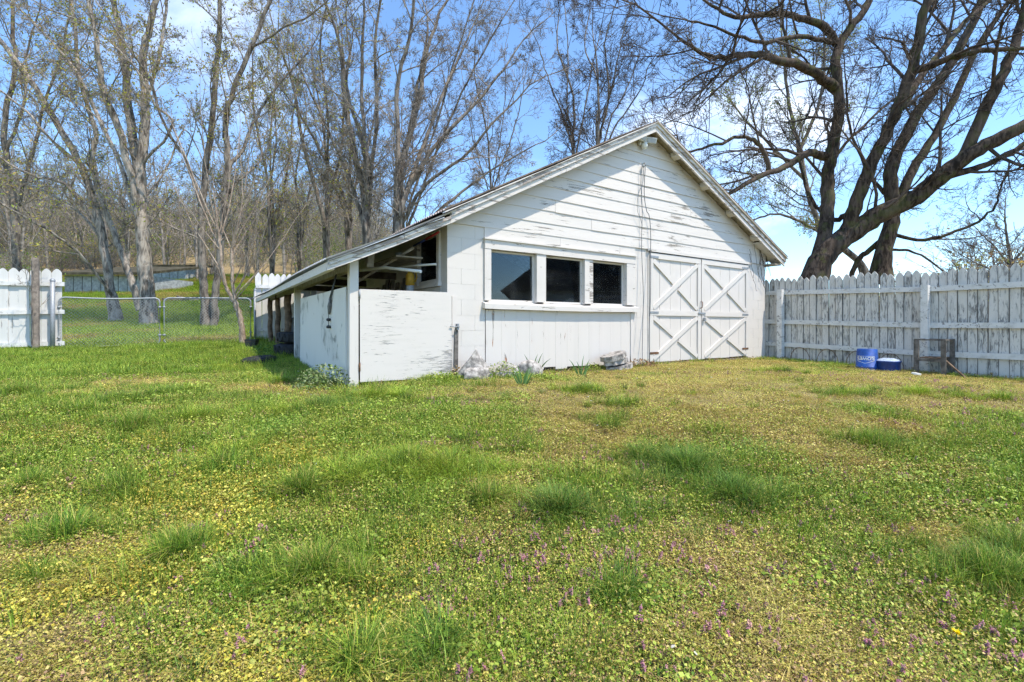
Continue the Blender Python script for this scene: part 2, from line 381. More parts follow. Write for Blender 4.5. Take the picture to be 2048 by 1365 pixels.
# gable backing and the other three walls
gp_ = [(TW0, 1.995), (TW1, 1.995), (TW1, Fz(TW1)+DK-.01), (4.87, 3.907+DK-.01), (TW0, 1.955+DK-.01)]
MB().prism(gp_, .03, .19).build('gable', M['interior'], shed)
MB().prism([(TW0, -.4), (TW1, -.4), (TW1, Fz(TW1)+DK-.01), (4.87, 3.907+DK-.01), (TW0, 1.955+DK-.01)], DEP-.2, DEP).build('back_wall', M['block'], shed)
MB().box(TW1-.19, TW1-.003, .195, DEP-.205, -.4, Fz(TW1)+DK-.02).build('side_wall', M['block'], shed)
lw = MB()
lw.box(TW0+.004, TW0+.19, .195, DEP-.205, -.4, 1.26).box(TW0+.004, TW0+.19, .97, DEP-.205, 1.26, 2.08).box(TW0+.004, TW0+.19, .195, .97, 1.9, 2.08).box(TW0+.004, TW0+.19, .195, .24, 1.26, 1.9)
lwo = lw.build('side_wall', M['block'], shed)
for k in range(6):
    z = .9+k*.2; s0 = .2-(.2 if k % 2 else 0)
    while s0 < 4.2:
        a, b = max(s0, .2), s0+.4
        if k >= 2 and k <= 4 and a < .97: a = .975 if b > 1.02 else None
        if a is not None and b-a > .04: MB().box(TW0, TW0+.1, a+.003, b-.003, z+.003, min(z+.197, 2.07)).build('block', M['block'], lwo)
        s0 += .4
MB().box(TW0+.2, TW1-.2, .2, DEP-.2, -.05, .0).build('floor_slab', M['interior'], shed)
# horizontal lap siding
def edge_t(z, side):
    zz = z-DK+.02
    if side < 0: return TW0 if zz < 1.955 else TW0+(zz-1.955)/(3.907-1.955)*(4.87-TW0)
    return TW1 if zz < Fz(TW1) else 4.87+(3.907-zz)/(3.907-1.956)*(9.07-4.87)
NB = 11
for i in range(NB):
    z0 = 1.985+.178*i; z1 = z0+.19
    a0, b0, a1, b1 = edge_t(z0, -1), edge_t(z0, 1), edge_t(z1, -1), edge_t(z1, 1)
    if i == NB-1: z1 = min(z1, 4.07)
    if b1-a1 < .02: a1 = b1 = 4.87
    cuts = {0: [4.93], 1: [3.62, 6.9], 2: [2.9], 4: [6.1]}.get(i, [])
    ts = [0]+[(c-a0)/(b0-a0) for c in cuts]+[1]
    for u0, u1 in zip(ts[:-1], ts[1:]):
        e = .0015
        q = [(a0+(b0-a0)*u0+e, z0), (a0+(b0-a0)*u1-e, z0), (a1+(b1-a1)*u1-e, z1), (a1+(b1-a1)*u0+e, z1)]
        if cuts and u0 > 0: q[3] = (q[0][0], z1)
        if cuts and u1 < 1: q[2] = (q[1][0], z1)
        n = 14; vs = []; fs = []
        ph = rng.uniform(0, 6)
        for j in range(n+1):
            f = j/n; xb = q[0][0]+(q[1][0]-q[0][0])*f; xt = q[3][0]+(q[2][0]-q[3][0])*f
            wob = .0035*math.sin(ph+xb*1.9)+rng.uniform(-.0012, .0012); out_ = .003*math.sin(ph*2+xb*1.1)
            vs += [(xb, -.022+out_, z0+wob), (xt, -.009+out_*.3, z1), (xt, .012, z1), (xb, .0, z0+wob+.001)]
            if j: b = 4*(j-1); fs += [(b, b+4, b+5, b+1), (b+2, b+1, b+5, b+6), (b+3, b+7, b+4, b), (b+2, b+6, b+7, b+3)]
        fs += [(0, 1, 2, 3), (4*n+3, 4*n+2, 4*n+1, 4*n)]
        MB().add(vs, fs).build('siding_board', M['siding'], shed)
# boards between window trim and siding, header drip over the door
for a, b in ((1.70, 3.0), (3.004, 4.25), (4.254, 4.61)): MB().box(a, b, -.012, .028, 1.825, 1.99, jit=.002).build('siding_board', M['siding'], shed)
MB().box(4.90, 8.10, -.045, -.031, 1.945, 1.992, jit=.003).build('door_header', M['trim'], shed)
# planks under the window
t = 1.725; k = 0
while t < 4.54:
    wd = min(rng.choice([.22, .235, .25]), 4.545-t)
    if wd > .04: MB().box(t+.0009, t+wd-.0009, -.004-rng.uniform(0, .0025), .055, .05+rng.uniform(-.02, .03), .89).build('plank', M['vpaint'], shed)
    t += wd
MB().box(4.5, 4.56, -.02, -.002, -.02, .885).build('corner_board', M['vpaint'], shed)
# front window
win = empty('window', (0, 0, 0)); win.parent = shed
def wpart(name, *a, m='trim', **k): return MB().box(*a, **k).build(name, M[m], win)
wpart('head_casing', 1.695, 4.60, -.035, .02, 1.70, 1.822, jit=.002)
wpart('drip_cap', 1.68, 4.615, -.06, -.002, 1.8225, 1.843)
wpart('side_casing', 1.697, 1.795, -.03, .02, 1.012, 1.698); wpart('side_casing', 4.395, 4.597, -.03, .02, 1.012, 1.698)
sill = MB(); n = 12; vs = []; fs = []
for j in range(n+1):
    x = 1.67+(4.63-1.67)*j/n; sag = -.012*math.sin(math.pi*j/n)+rng.uniform(-.002, .002)
    vs += [(x, -.08, .90+sag), (x, -.08, .968+sag), (x, .06, 1.01+sag), (x, .06, .92+sag)]
    if j: b = 4*(j-1); fs += [(b, b+4, b+5, b+1), (b+1, b+5, b+6, b+2), (b+3, b+7, b+4, b)]
fs += [(0, 1, 2, 3), (4*n+3, 4*n+2, 4*n+1, 4*n)]
sill.add(vs, fs).build('sill', M['trim'], win)
PN = [(1.80, 2.549), (2.733, 3.467), (3.665, 4.38)]
wpart('mullion', 2.56, 2.725, -.02, .07, 1.012, 1.698); wpart('mullion', 3.478, 3.575, -.02, .07, 1.012, 1.698); wpart('mullion', 3.58, 3.657, -.012, .07, 1.012, 1.698, m='rake')
for a, b in PN:
    sash = MB(); a1, b1 = a-.004, b+.012
    sash.box(a1, a1+.028, .05, .085, 1.0, 1.7).box(b1-.028, b1, .05, .085, 1.0, 1.7).box(a1+.028, b1-.028, .05, .085, 1.0, 1.03).box(a1+.028, b1-.028, .05, .085, 1.672, 1.7)
    so_ = sash.build('sash', M['trim'], win)
    MB().box(a1+.028, b1-.028, .064, .068, 1.03, 1.672).build('pane', M['glass'], so_)
    wpart('jamb', b+.0125, b+.02, -.01, .09, 1.0, 1.7)
# doors
def door(ta, tb, label):
    d = empty('door'); d.parent = shed; d['label'] = label
    n = 5; wd = (tb-ta)/n; zb, zt = .03, 1.93
    for i in range(n): MB().box(ta+i*wd+.0035, ta+(i+1)*wd-.0035, -.002-rng.uniform(0, .003), .025, zb+rng.uniform(0, .02), zt).build('plank', M['door'], d)
    y0, y1 = -.03, -.006
    bw = .095
    def brd(name, *a): MB().box(*a, jit=.0015).build(name, M['door'], d)
    brd('rail', ta+.01, tb-.01, y0, y1, zt-bw, zt-.002); brd('rail', ta+.01, tb-.01, y0, y1, .85, .945)
    brd('stile', ta+.006, ta+bw, y0, y1, zb+.01, .846); brd('stile', ta+.006, ta+bw, y0, y1, .949, zt-bw-.004)
    brd('stile', tb-bw, tb-.006, y0, y1, zb+.01, .846); brd('stile', tb-bw, tb-.006, y0, y1, .949, zt-bw-.004)
    def brace(x0, z0, x1, z1, ya, yb):
        dx, dz = x1-x0, z1-z0; L = math.hypot(dx, dz); nx, nz = -dz/L*bw*.42, dx/L*bw*.42
        MB().prism([(x0+nx, z0+nz), (x0-nx, z0-nz), (x1-nx, z1-nz), (x1+nx, z1+nz)][::-1], ya, yb).build('brace', M['door'], d)
    A, B = ta+bw+.01, tb-bw-.01
    for z0, z1 in ((.1, .82), (.98, zt-bw-.03)):
        xm, zm = (A+B)/2, (z0+z1)/2
        brace(A, z0, B, z1, y0+.001, y1)
        f = .06/(B-A)*1.2
        brace(A, z1, xm-(B-A)*f, zm+(z1-z0)*f, y0+.002, y1); brace(xm+(B-A)*f, zm-(z1-z0)*f, B, z0, y0+.002, y1)
    return d
d1 = door(4.955, 6.40, 'left board door with crossed braces'); d2 = door(6.41, 8.02, 'right board door with crossed braces')
MB().box(4.935, 4.953, -.012, .05, -.05, 1.945).build('door_jamb', M['post'], shed); MB().box(8.022, 8.045, -.012, .05, -.05, 1.945).build('door_jamb', M['post'], shed)
MB().box(4.94, 8.04, -.06, .1, -.12, .015, jit=.004).build('threshold', M['greywood'], shed)
for (dd, x, s_) in ((d1, 4.96, 1), (d2, 8.0, -1)):
    for z in (.2, .9, 1.86):
        MB().box(min(x, x+s_*.22), max(x, x+s_*.22), -.036, -.031, z-.018, z+.018).build('hinge', M['steel'] if z > .5 else M['rust'], dd)
MB().tube([(6.365, -.035, 1.0), (6.365, -.075, 1.01), (6.37, -.08, 1.06), (6.375, -.075, 1.115), (6.375, -.035, 1.12)], .008, 6).build('handle', M['rust'], d1)
hs = MB().box(6.30, 6.52, -.042, -.034, .885, .92); hs.build('hasp', M['steel'], d1)
pl = MB().box(6.44, 6.49, -.075, -.045, .76, .82); pl.tube([(6.45, -.06, .815), (6.45, -.06, .86), (6.465, -.06, .875), (6.48, -.06, .86), (6.48, -.06, .815)], .005, 6); pl.build('padlock', M['steel'], d2)
# roof: deck, rakes, sheets
FS = -.235
def slab(ta, tb, s0, s1, o0, o1, name, m, parent=shed, tin=False):
    vs = [(ta, s0, Fz(ta)+o0), (tb, s0, Fz(tb)+o0), (tb, s1, Fz(tb)+o0), (ta, s1, Fz(ta)+o0), (ta, s0, Fz(ta)+o1), (tb, s0, Fz(tb)+o1), (tb, s1, Fz(tb)+o1), (ta, s1, Fz(ta)+o1)]
    return MB().add(vs, [(3, 2, 1, 0), (4, 5, 6, 7), (0, 1, 5, 4), (2, 3, 7, 6), (1, 2, 6, 5), (3, 0, 4, 7)]).build(name, m, parent)
for a, b in ((1.164, 4.869), (4.871, 9.05)): slab(a, b, FS+.034, DEP+.2, DK, DK+.03, 'roof_deck', M['rafter'])
def rake(ta, tb, o0, o1, s0, s1, m, name='rake_board', drop=0):
    za, zb = Fz(ta), Fz(tb); n = max(2, int((tb-ta)/.25)); vs = []; fs = []; ph = rng.uniform(0, 6)
    for j in range(n+1):
        x = ta+(tb-ta)*j/n; z = za+(zb-za)*j/n+drop; w1, w2 = (rng.uniform(-.006, .006) for _ in 'ab')
        vs += [(x, s0, z+o0+w1*.6), (x, s0, z+o1+w2), (x, s1, z+o1+w2), (x, s1, z+o0+w1*.6)]
        if j: b = 4*(j-1); fs += [(b, b+4, b+5, b+1), (b+1, b+5, b+6, b+2), (b+2, b+6, b+7, b+3), (b+3, b+7, b+4, b)]
    fs += [(0, 1, 2, 3), (4*n+3, 4*n+2, 4*n+1, 4*n)]
    return MB().add(vs, fs).build(name, m, shed)
rake(1.10, 2.92, .0, .08, FS, FS+.03, M['rake']); rake(2.926, 4.868, .0, .08, FS, FS+.03, M['rake'])
rake(4.872, 9.07, .0, .08, FS, FS+.03, M['rake'])
rake(1.10, 2.15, .083, .150, FS-.022, FS+.03, M['rakeup']); rake(2.155, 3.10, .083, .156, FS-.024, FS+.03, M['rakeup']); rake(3.107, 4.868, .083, .152, FS-.022, FS+.03, M['rakeup'])
rake(4.872, 9.08, .083, .15, FS-.022, FS+.03, M['rakeup'])
rake(-.33, .42, .0, .045, FS, FS+.03, M['rake']); rake(.425, 1.095, .0, .05, FS, FS+.03, M['rake'])
rake(-.33, .5, .048, .090, FS-.02, FS+.03, M['rakeup']); rake(.505, 1.095, .053, .096, FS-.022, FS+.03, M['rakeup'])
def corrugated(ta, tb, off, s0, s1, m, label=None):
    ns = int((s1-s0)/.0127); nt_ = max(2, int((tb-ta)/.4)); S = np.linspace(s0, s1, ns); T = np.linspace(ta, tb, nt_)
    SS, TT = np.meshgrid(S, T); ZZ = np.interp(TT, [p[0] for p in PR], [p[1] for p in PR])+off+.011*np.sin(SS*2*np.pi/.0762)+.012*np.sin(SS*1.1+TT)
    v = np.c_[TT.ravel(), SS.ravel(), ZZ.ravel()]; i = np.arange(ns*nt_).reshape(nt_, ns)
    f = np.c_[i[:-1, :-1].ravel(), i[:-1, 1:].ravel(), i[1:, 1:].ravel(), i[1:, :-1].ravel()]
    return obj('roof_sheet', npmesh('roof_sheet', v, f, m, True), shed)
corrugated(1.0, 4.9, .188, FS-.05, DEP+.25, M['rusttin']); corrugated(4.84, 9.11, .188, FS-.05, DEP+.25, M['rusttin'])
corrugated(-.355, 1.16, .124, FS-.05, DEP, M['tin'])
for a, b in ((1.0, 4.89), (4.85, 9.12)): rake(a, b, .158, .170, FS-.05, FS+.02, M['trim'], 'drip_edge')
rake(-.33, .99, .098, .104, FS-.05, FS+.02, M['tin'], 'drip_edge')
for t in (5.5, 6.35, 7.2, 8.05, 8.8): slab(t, t+.1, FS+.031, -.032, .045, DK-.001, 'lookout', M['trim'])
slab(8.2, 9.0, FS+.04, .0, .02, .05, 'eave_return', M['trim'])
MB().box(8.72, 8.98, -.2, DEP, 1.97, 2.0).build('soffit', M['rafter'], shed)
# lean-to: posts, panels, beams, rafters
MB().box(-.055, .045, -.05, .05, -.25, 1.41, jit=.003).build('corner_post', M['post'], shed)
MB().box(-.05, .05, 3.75, 3.85, -.2, 1.42, jit=.004).build('post', M['plyside'], shed)
MB().box(.06, 1.20, -.055, -.035, .035, 1.092, jit=.006).build('front_panel', M['ply'], shed)
MB().box(-.075, -.057, .06, 3.0, .0, 1.115, jit=.008).build('side_panel', M['plyside'], shed)
for s_, t_, r_ in ((5.3, .05, .085), (6.6, .02, .07), (2.9, .75, .06), (7.9, .0, .07)):
    pts = [(t_+rng.uniform(-.012, .012), s_+rng.uniform(-.012, .012), z) for z in np.linspace(-.1, Fz(t_)+.0, 7)]
    MB().tube(pts, [r_*.8*rng.uniform(.92, 1.08) for _ in pts], 9).build('log_post', M['brownwood'], shed)
MB().box(-.31, -.25, FS+.04, DEP, 1.268, 1.358).build('eave_beam', M['trim'], shed)
MB().box(-.02, .06, .06, DEP, 1.31, 1.39).build('plate_beam', M['rafter'], shed)
for k in range(12):
    s_ = .1+k*.72
    vs = [(-.245, Fz(-.245)+.0), (1.1, Fz(1.1)+.0), (1.1, Fz(1.1)+.075), (-.245, Fz(-.245)+.075)]
    MB().prism(vs, s_, s_+.045).build('rafter', M['rafter'], shed)
for t in (.3, .75): MB().box(t, t+.07, -.19, DEP, Fz(t)+.077, Fz(t)+.09).build('purlin', M['rafter'], shed)
for s_ in (1.7, 3.3, 4.9): MB().box(-.01, 1.1, s_, s_+.06, 1.395, 1.50, jit=.004).build('cross_beam', M['darkwood'], shed)
# lean-to side window
sw = empty('side_window'); sw.parent = shed
MB().box(TW0-.03, TW0+.02, .19, .27, 1.24, 1.92).build('casing', M['trim'], sw); MB().box(TW0-.03, TW0+.02, .93, 1.01, 1.24, 1.92).build('casing', M['trim'], sw)
MB().box(TW0-.03, TW0+.02, .272, .928, 1.86, 1.92).build('casing', M['trim'], sw); MB().box(TW0-.05, TW0+.02, .17, 1.03, 1.19, 1.238).build('sill', M['trim'], sw)
MB().box(TW0+.04, TW0+.044, .25, .95, 1.26, 1.88).build('pane', M['glass'], sw)
MB().box(TW0+.07, TW0+.09, .3, .9, 1.26, 1.6).build('curtain', M['greypl'], sw)
# hasp bolt and broken plank beside the lean-to gate
MB().box(1.225, 1.30, -.012, -.001, .1, 1.05).build('jamb_strip', M['vpaint'], shed)
MB().prism([(1.245, .16), (1.30, .14), (1.305, .60), (1.285, .66), (1.255, .62)][::-1], -.03, -.013).build('broken_plank', M['greywood'], shed)
bo = MB(); bo.tube([(1.17, -.07, .665), (1.30, -.07, .66)], .008, 6); bo.box(1.275, 1.30, -.06, -.013, .62, .70); bo.build('gate_bolt', M['steel'], shed)
MB().tube([(.053, -.06, .98), (.053, -.06, 1.08)], .009, 6).build('hinge', M['steel'], shed); MB().tube([(.053, -.06, .16), (.053, -.06, .26)], .009, 6).build('hinge', M['rust'], shed)
# dried vine on the right eave
vn = MB()
for k in range(16):
    x, z = rng.uniform(8.0, 8.6), rng.uniform(2.0, 2.6); pts = []
    for j in range(7): pts.append((x, -.045-rng.uniform(0, .02), z)); x += rng.uniform(-.05, .1); z -= rng.uniform(.03, .17)
    vn.tube(pts, .004, 4, False)
tag(vn.build('vine', M['darkwood'], None), 'thin dry vine clinging under the right eave of the shed', 'vine'); bpy.data.objects['vine'].matrix_world = Matrix.Translation(P0) @ Matrix.Rotation(TH, 4, 'Z')
# ------------------------------------------------------------------ objects on and round the shed
def thing(name, label, cat, loc=(0, 0, 0), rz=0, group=None):
    return tag(empty(name, loc, rz), label, cat, group)
SH = Matrix.Translation(P0) @ Matrix.Rotation(TH, 4, 'Z')
def local(name, label, cat, group=None):      # a thing laid out in the shed's own axes
    return thing(name, label, cat, P0, TH, group)
# floodlight under the gable peak
fl = local('floodlight', 'white twin-head floodlight under the gable peak', 'floodlight')
MB().box(4.66, 4.80, -.075, -.034, 3.70, 3.80).build('base', M['lamp'], fl)
for x0, ry in ((4.62, .25), (4.84, -.35)):
    Mx = Matrix.Translation((x0, -.13, 3.79)) @ Matrix.Rotation(ry, 4, 'Z') @ Matrix.Rotation(.45, 4, 'X')
    h = MB().box(-.1, .1, -.05, .05, -.045, .045, Mx).build('lamp_head', M['lamp'], fl)
    MB().box(-.08, .08, -.058, -.0505, -.035, .035, Mx).build('lens', M['greypl'], h)
MB().lathe([(.0, -.06), (.045, -.05), (.055, .0), (.045, .04), (0, .05)], 12, (4.74, -.1, 3.69)).build('sensor', M['lamp'], fl)
# cables
def cable(name, label, pts, r=.006):
    P = []
    for i in range(len(pts)-1):
        p0, p1, p2, p3 = (Vector(pts[max(0, min(len(pts)-1, i+k))]) for k in (-1, 0, 1, 2))
        for j in range(6):
            t = j/6; P.append(.5*((2*p1)+(-p0+p2)*t+(2*p0-5*p1+4*p2-p3)*t*t+(-p0+3*p1-3*p2+p3)*t**3))
    P.append(Vector(pts[-1]))
    o = MB().tube(P, r, 6).build(name, M['cable']); o.matrix_world = SH
    return tag(o, label, 'cable')
cable('cable', 'thin grey cable hanging from gable hook, left of the pair', [(4.72, -.05, 3.35), (4.70, -.06, 3.0), (4.73, -.06, 2.6), (4.72, -.055, 2.0), (4.71, -.1, 1.2), (4.66, -.13, .6), (4.57, -.2, .12), (4.54, -.25, -.02)], .0055)
cable('cable', 'grey cable looping off gable hook, right of the pair', [(4.82, -.05, 3.38), (4.78, -.06, 2.9), (4.84, -.06, 2.62), (4.90, -.06, 2.55), (4.94, -.06, 2.3), (4.93, -.07, 1.9), (4.88, -.11, 1.2), (4.78, -.16, .5), (4.74, -.22, -.02)], .0065)
cable('cable', 'short loop of wire dangling by the gable hook', [(4.78, -.05, 3.36), (4.74, -.07, 3.1), (4.62, -.07, 2.85), (4.60, -.07, 2.6), (4.68, -.07, 2.45), (4.72, -.07, 2.35)], .004)
hk = MB().tube([(4.80, -.03, 3.42), (4.80, -.07, 3.42), (4.80, -.075, 3.39), (4.795, -.06, 3.365)], .008, 6)
hk.lathe([(0, -.02), (.018, -.018), (.022, 0), (.018, .02), (0, .022)], 10, (4.76, -.06, 3.36))
o = hk.build('cable_hook', M['steel']); o.matrix_world = SH; tag(o, 'small metal hook and insulator high on the gable', 'hook')
# lean-to contents
def pipe(label, a, b, c=None, r=.02, m='pvc', name='pipe', cat='pipe'):
    pts = [a, b] if c is None else [a, c, b]
    ob = MB().tube(pts, r, 10, True).build(name, M[m]); ob.matrix_world = SH; return tag(ob, label, cat)
pipe('white plastic pipe bending down under the lean-to rafters', (.35, 1.0, 1.42), (.83, .05, 1.345), (.55, .55, 1.425))
pipe('short white plastic pipe pointing at the side window', (.80, 1.1, 1.47), (1.06, .12, 1.46), (.92, .6, 1.48), .014)
pipe('pale pole slung diagonally beneath the lean-to roof', (.15, 1.4, 1.12), (.85, .35, 1.68), None, .018, 'rafter', 'pole', 'pole')
sh_ = MB().box(.62, .98, .35, 1.6, 1.55, 1.57, Matrix.Identity(4)); ob = sh_.build('shelf_board', M['rafter']); ob.matrix_world = SH
tag(ob, 'board laid as a shelf across lean-to rafters', 'board')
jug = local('jug', 'yellow plastic jug with grey base hung below side window', 'jug')
MB().lathe([(0, 0), (.05, 0), (.052, .12), (.05, .125), (0, .125)], 14, (.96, .75, 1.1)).build('base', M['greypl'], jug)
MB().lathe([(.045, .126), (.062, .14), (.062, .26), (.03, .31), (.022, .34), (0, .345)], 14, (.96, .75, 1.1)).build('body', M['yellow'], jug)
MB().tube([(1.0, .75, 1.4), (1.04, .75, 1.42), (1.06, .75, 1.35), (1.03, .75, 1.28)], .01, 6).build('handle', M['yellow'], jug)
for i in range(7):
    Mx = Matrix.Translation((1.02+rng.uniform(-.02, .02), 1.35+i*.2, 0)) @ Matrix.Rotation(R(rng.uniform(2, 7)), 4, 'Y')
    ob = MB().box(-.012, .012, 0, .12, 0, 1.3+rng.uniform(0, .15), Mx).build('leaning_board', M['greywood']); ob.matrix_world = SH
    tag(ob, ['grey board leaning on the lean-to wall, nearest the side window', 'second', 'third', 'fourth', 'fifth', 'sixth', 'grey board leaning on the lean-to wall, farthest back'][i]+(' grey leaning board from the side window in the lean-to' if 0 < i < 6 else ''), 'board', 'boards leaning inside the lean-to')
bx_ = MB().box(.3, .38, .9, 1.0, 1.2, 1.45, Matrix.Rotation(.3, 4, 'X')); ob = bx_.build('tool_handle', M['rafter']); ob.matrix_world = SH
tag(ob, 'pale wooden tool handle standing behind the side panel', 'handle')
red = local('hand_tool', 'red and blue handled tool tucked under the roof by the side window', 'tool')
MB().tube([(1.0, .3, 1.80), (1.07, .05, 1.86)], .015, 8).build('grip', plain('red_grip', (.35, .03, .03)), red); MB().tube([(.93, .55, 1.74), (.999, .303, 1.799)], .012, 8).build('shaft', plain('blue_shaft', (.03, .05, .2)), red)
can = MB().lathe([(0, 0), (.05, 0), (.05, .1), (0, .1)], 14, (.82, .8, 1.571)); ob = can.build('can', M['steel']); ob.matrix_world = SH; tag(ob, 'small metal can standing on the rafter shelf', 'can')
cr_ = local('crate', 'brown slatted crate stacked high behind the front panel', 'crate')
for z in (1.02, 1.11, 1.20):
    MB().box(.55, .95, 2.0, 2.018, z, z+.07).build('slat', M['brownwood'], cr_); MB().box(.55, .568, 2.02, 2.3, z, z+.07).build('slat', M['brownwood'], cr_)
MB().box(.57, .95, 2.02, 2.3, .2, 1.0).build('base', M['darkwood'], cr_)
# black hanging tackle on the side panel
tk = local('hanging_tackle', 'black cord and clamps hooked over the side panel', 'tackle')
c_ = MB()
for dx in (-.0, .03, -.02): c_.tube([(-.06, .55+dx, 1.30), (-.085, .6+dx, 1.15), (-.095, .72+dx*2, 1.0), (-.09, .78+dx, .88)], .006, 5)
c_.build('cord', M['blackplastic'], tk)
MB().tube([(-.095, .70, 1.02), (-.098, .74, .92), (-.095, .78, .82)], [.012, .028, .014], 8).build('body', M['cable'], tk)
for z in (.75, .66): MB().lathe([(0, -.02), (.022, -.018), (.03, 0), (.022, .018), (0, .02)], 10, (-.1, .79, z)).build('clamp', M['blackplastic'], tk)
MB().tube([(-.1, .78, .82), (-.1, .79, .66)], .004, 5).build('chain', M['blackplastic'], tk)
# tyres
def tyre(name, label, loc, R0, r0, wd, tilt=(0, 0, 0)):
    t = thing(name, label, 'tyre', loc); t.rotation_euler = tilt
    prof = []
    for a in np.linspace(0, 2*math.pi, 15): prof.append((R0-r0+r0*math.copysign(abs(math.cos(a))**.7, math.cos(a)), wd/2*math.copysign(abs(math.sin(a))**.7, math.sin(a))))
    MB().lathe(prof, 32).build('casing', M['black'], t)
    tr = MB()
    for k in range(30):
        a = 2*math.pi*k/30
        tr.box(-.012, .012, -.022, .022, -wd*.36, wd*.36, Matrix.Rotation(a, 4, 'Z') @ Matrix.Translation((R0-.004, 0, 0)) @ Matrix.Rotation(.5 if k % 2 else -.3, 4, 'X'))
    tr.build('tread', M['black'], t); return t
q = gp(508, 730); tyre('tyre', 'half sunken black tyre lying on grass beside lean-to', (q.x, q.y+.15, q.z+.03), .26, .09, .19, (.06, -.08, .3))
q = L2W(.02, 4.4); tyre('tyre', 'black tyre lying flat in shade inside the lean-to', (q.x, q.y, g(q.x, q.y)+.11), .33, .11, .22, (.02, 0, 0))
q = L2W(.02, 4.4); tyre('tyre', 'upper tyre stacked in shade inside the lean-to', (q.x+.03, q.y, g(q.x, q.y)+.33), .31, .1, .2, (.05, .04, 1))
q = L2W(.4, 6.4); dr = thing('drum', 'dark plastic drum standing deep inside the lean-to', 'drum', (q.x, q.y, g(q.x, q.y)-.02))
MB().lathe([(0, 0), (.25, 0), (.26, .05), (.25, .3), (.265, .32), (.25, .34), (.25, .62), (.262, .65), (.25, .68), (0, .68)], 22).build('body', M['blackplastic'], dr); MB().tube([(.25*math.cos(a), .25*math.sin(a), .69) for a in np.linspace(0, 6.2832, 20)], .012, 6).build('rim', M['steel'], dr)
q = gp(501, 700); pt = thing('plant_pot', 'square black nursery pot at the foot of the gate post', 'pot', (q.x, q.y+.05, q.z-.02), .2)
MB().add([(-.08, -.08, 0), (.08, -.08, 0), (.08, .08, 0), (-.08, .08, 0), (-.11, -.11, .24), (.11, -.11, .24), (.11, .11, .24), (-.11, .11, .24)], [(3, 2, 1, 0), (0, 1, 5, 4), (1, 2, 6, 5), (2, 3, 7, 6), (3, 0, 4, 7)]).build('body', M['blackplastic'], pt)
MB().box(-.105, .105, -.105, .105, .19, .2).build('soil', M['darkwood'], pt)
# stones at the foot of the wall
def rock(name, label, c, size, seed, sharp=.25, group=None):
    import bmesh
    bm = bmesh.new(); bmesh.ops.create_icosphere(bm, subdivisions=4, radius=1); rr = np.random.default_rng(seed)
    dirs = rr.normal(size=(9, 3)); dirs /= np.linalg.norm(dirs, axis=1)[:, None]; off = rr.uniform(.62, .95, 9)
    for v in bm.verts:
        p = np.array(v.co)
        for d_, o_ in zip(dirs, off):
            e = p@d_-o_
            if e > 0: p = p-d_*e*.92
        p = p*(1+.035*math.sin(p[0]*7+seed)*math.sin(p[1]*6)*math.sin(p[2]*8+seed)+rr.normal()*.012)
        if sharp > 1 and p[2] > 0: p[:2] *= max(.16, 1-p[2]*1.0)
        v.co = Vector((p[0]*size[0], p[1]*size[1], p[2]*size[2]))
    me = bpy.data.meshes.new(name); bm.to_mesh(me); bm.free(); me.materials.append(M['stone'])
    for p in me.polygons: p.use_smooth = True
    ob = obj(name, me); ob.location = c; ob.rotation_euler = (0, 0, TH+rr.uniform(-.3, .3)); return tag(ob, label, 'stone', group)
def rk(label, t, s, size, seed, sharp=0, dz=0):
    q = L2W(t, s); rock('stone', label, (q.x, q.y, g(q.x, q.y)+dz), size, seed, sharp)
rk('tall pointed pale stone at the left end of the wall', 1.42, -.28, (.25, .14, .34), 3, 2, .05)
rk('wide flat pale stone lying low against the wall, beside the pointed one', 1.40, -.34, (.23, .13, .12), 4, 0, .04)
rk('low reddish grey boulder between the pointed stone and the white boulder', 1.87, -.25, (.21, .15, .15), 5, 0, .03)
rk('white rounded boulder below the left window pane', 2.25, -.27, (.19, .14, .17), 6, 0, .04)
for i, (t_, z_, w_, lb) in enumerate(((3.95, .02, .26, 'bottom slab'), (3.9, .11, .24, 'middle slab'), (3.82, .19, .25, 'tilted top slab'))):
    q = L2W(t_, -.28); poly = [(w_*math.cos(a)*rng.uniform(.8, 1.1), w_*.65*math.sin(a)*rng.uniform(.8, 1.1)) for a in np.linspace(0, 5.6, 8)]
    ob = MB().prism(poly, -.035, .04, 'z').build('flagstone', M['stone']); ob.location = (q.x, q.y, g(q.x, q.y)+z_+.02); ob.rotation_euler = (rng.uniform(-.1, .1), -.22 if i == 2 else rng.uniform(-.12, .05), TH)
    tag(ob, f'{lb} of the grey flagstone pile by the wall', 'flagstone', 'flagstones piled by the wall')

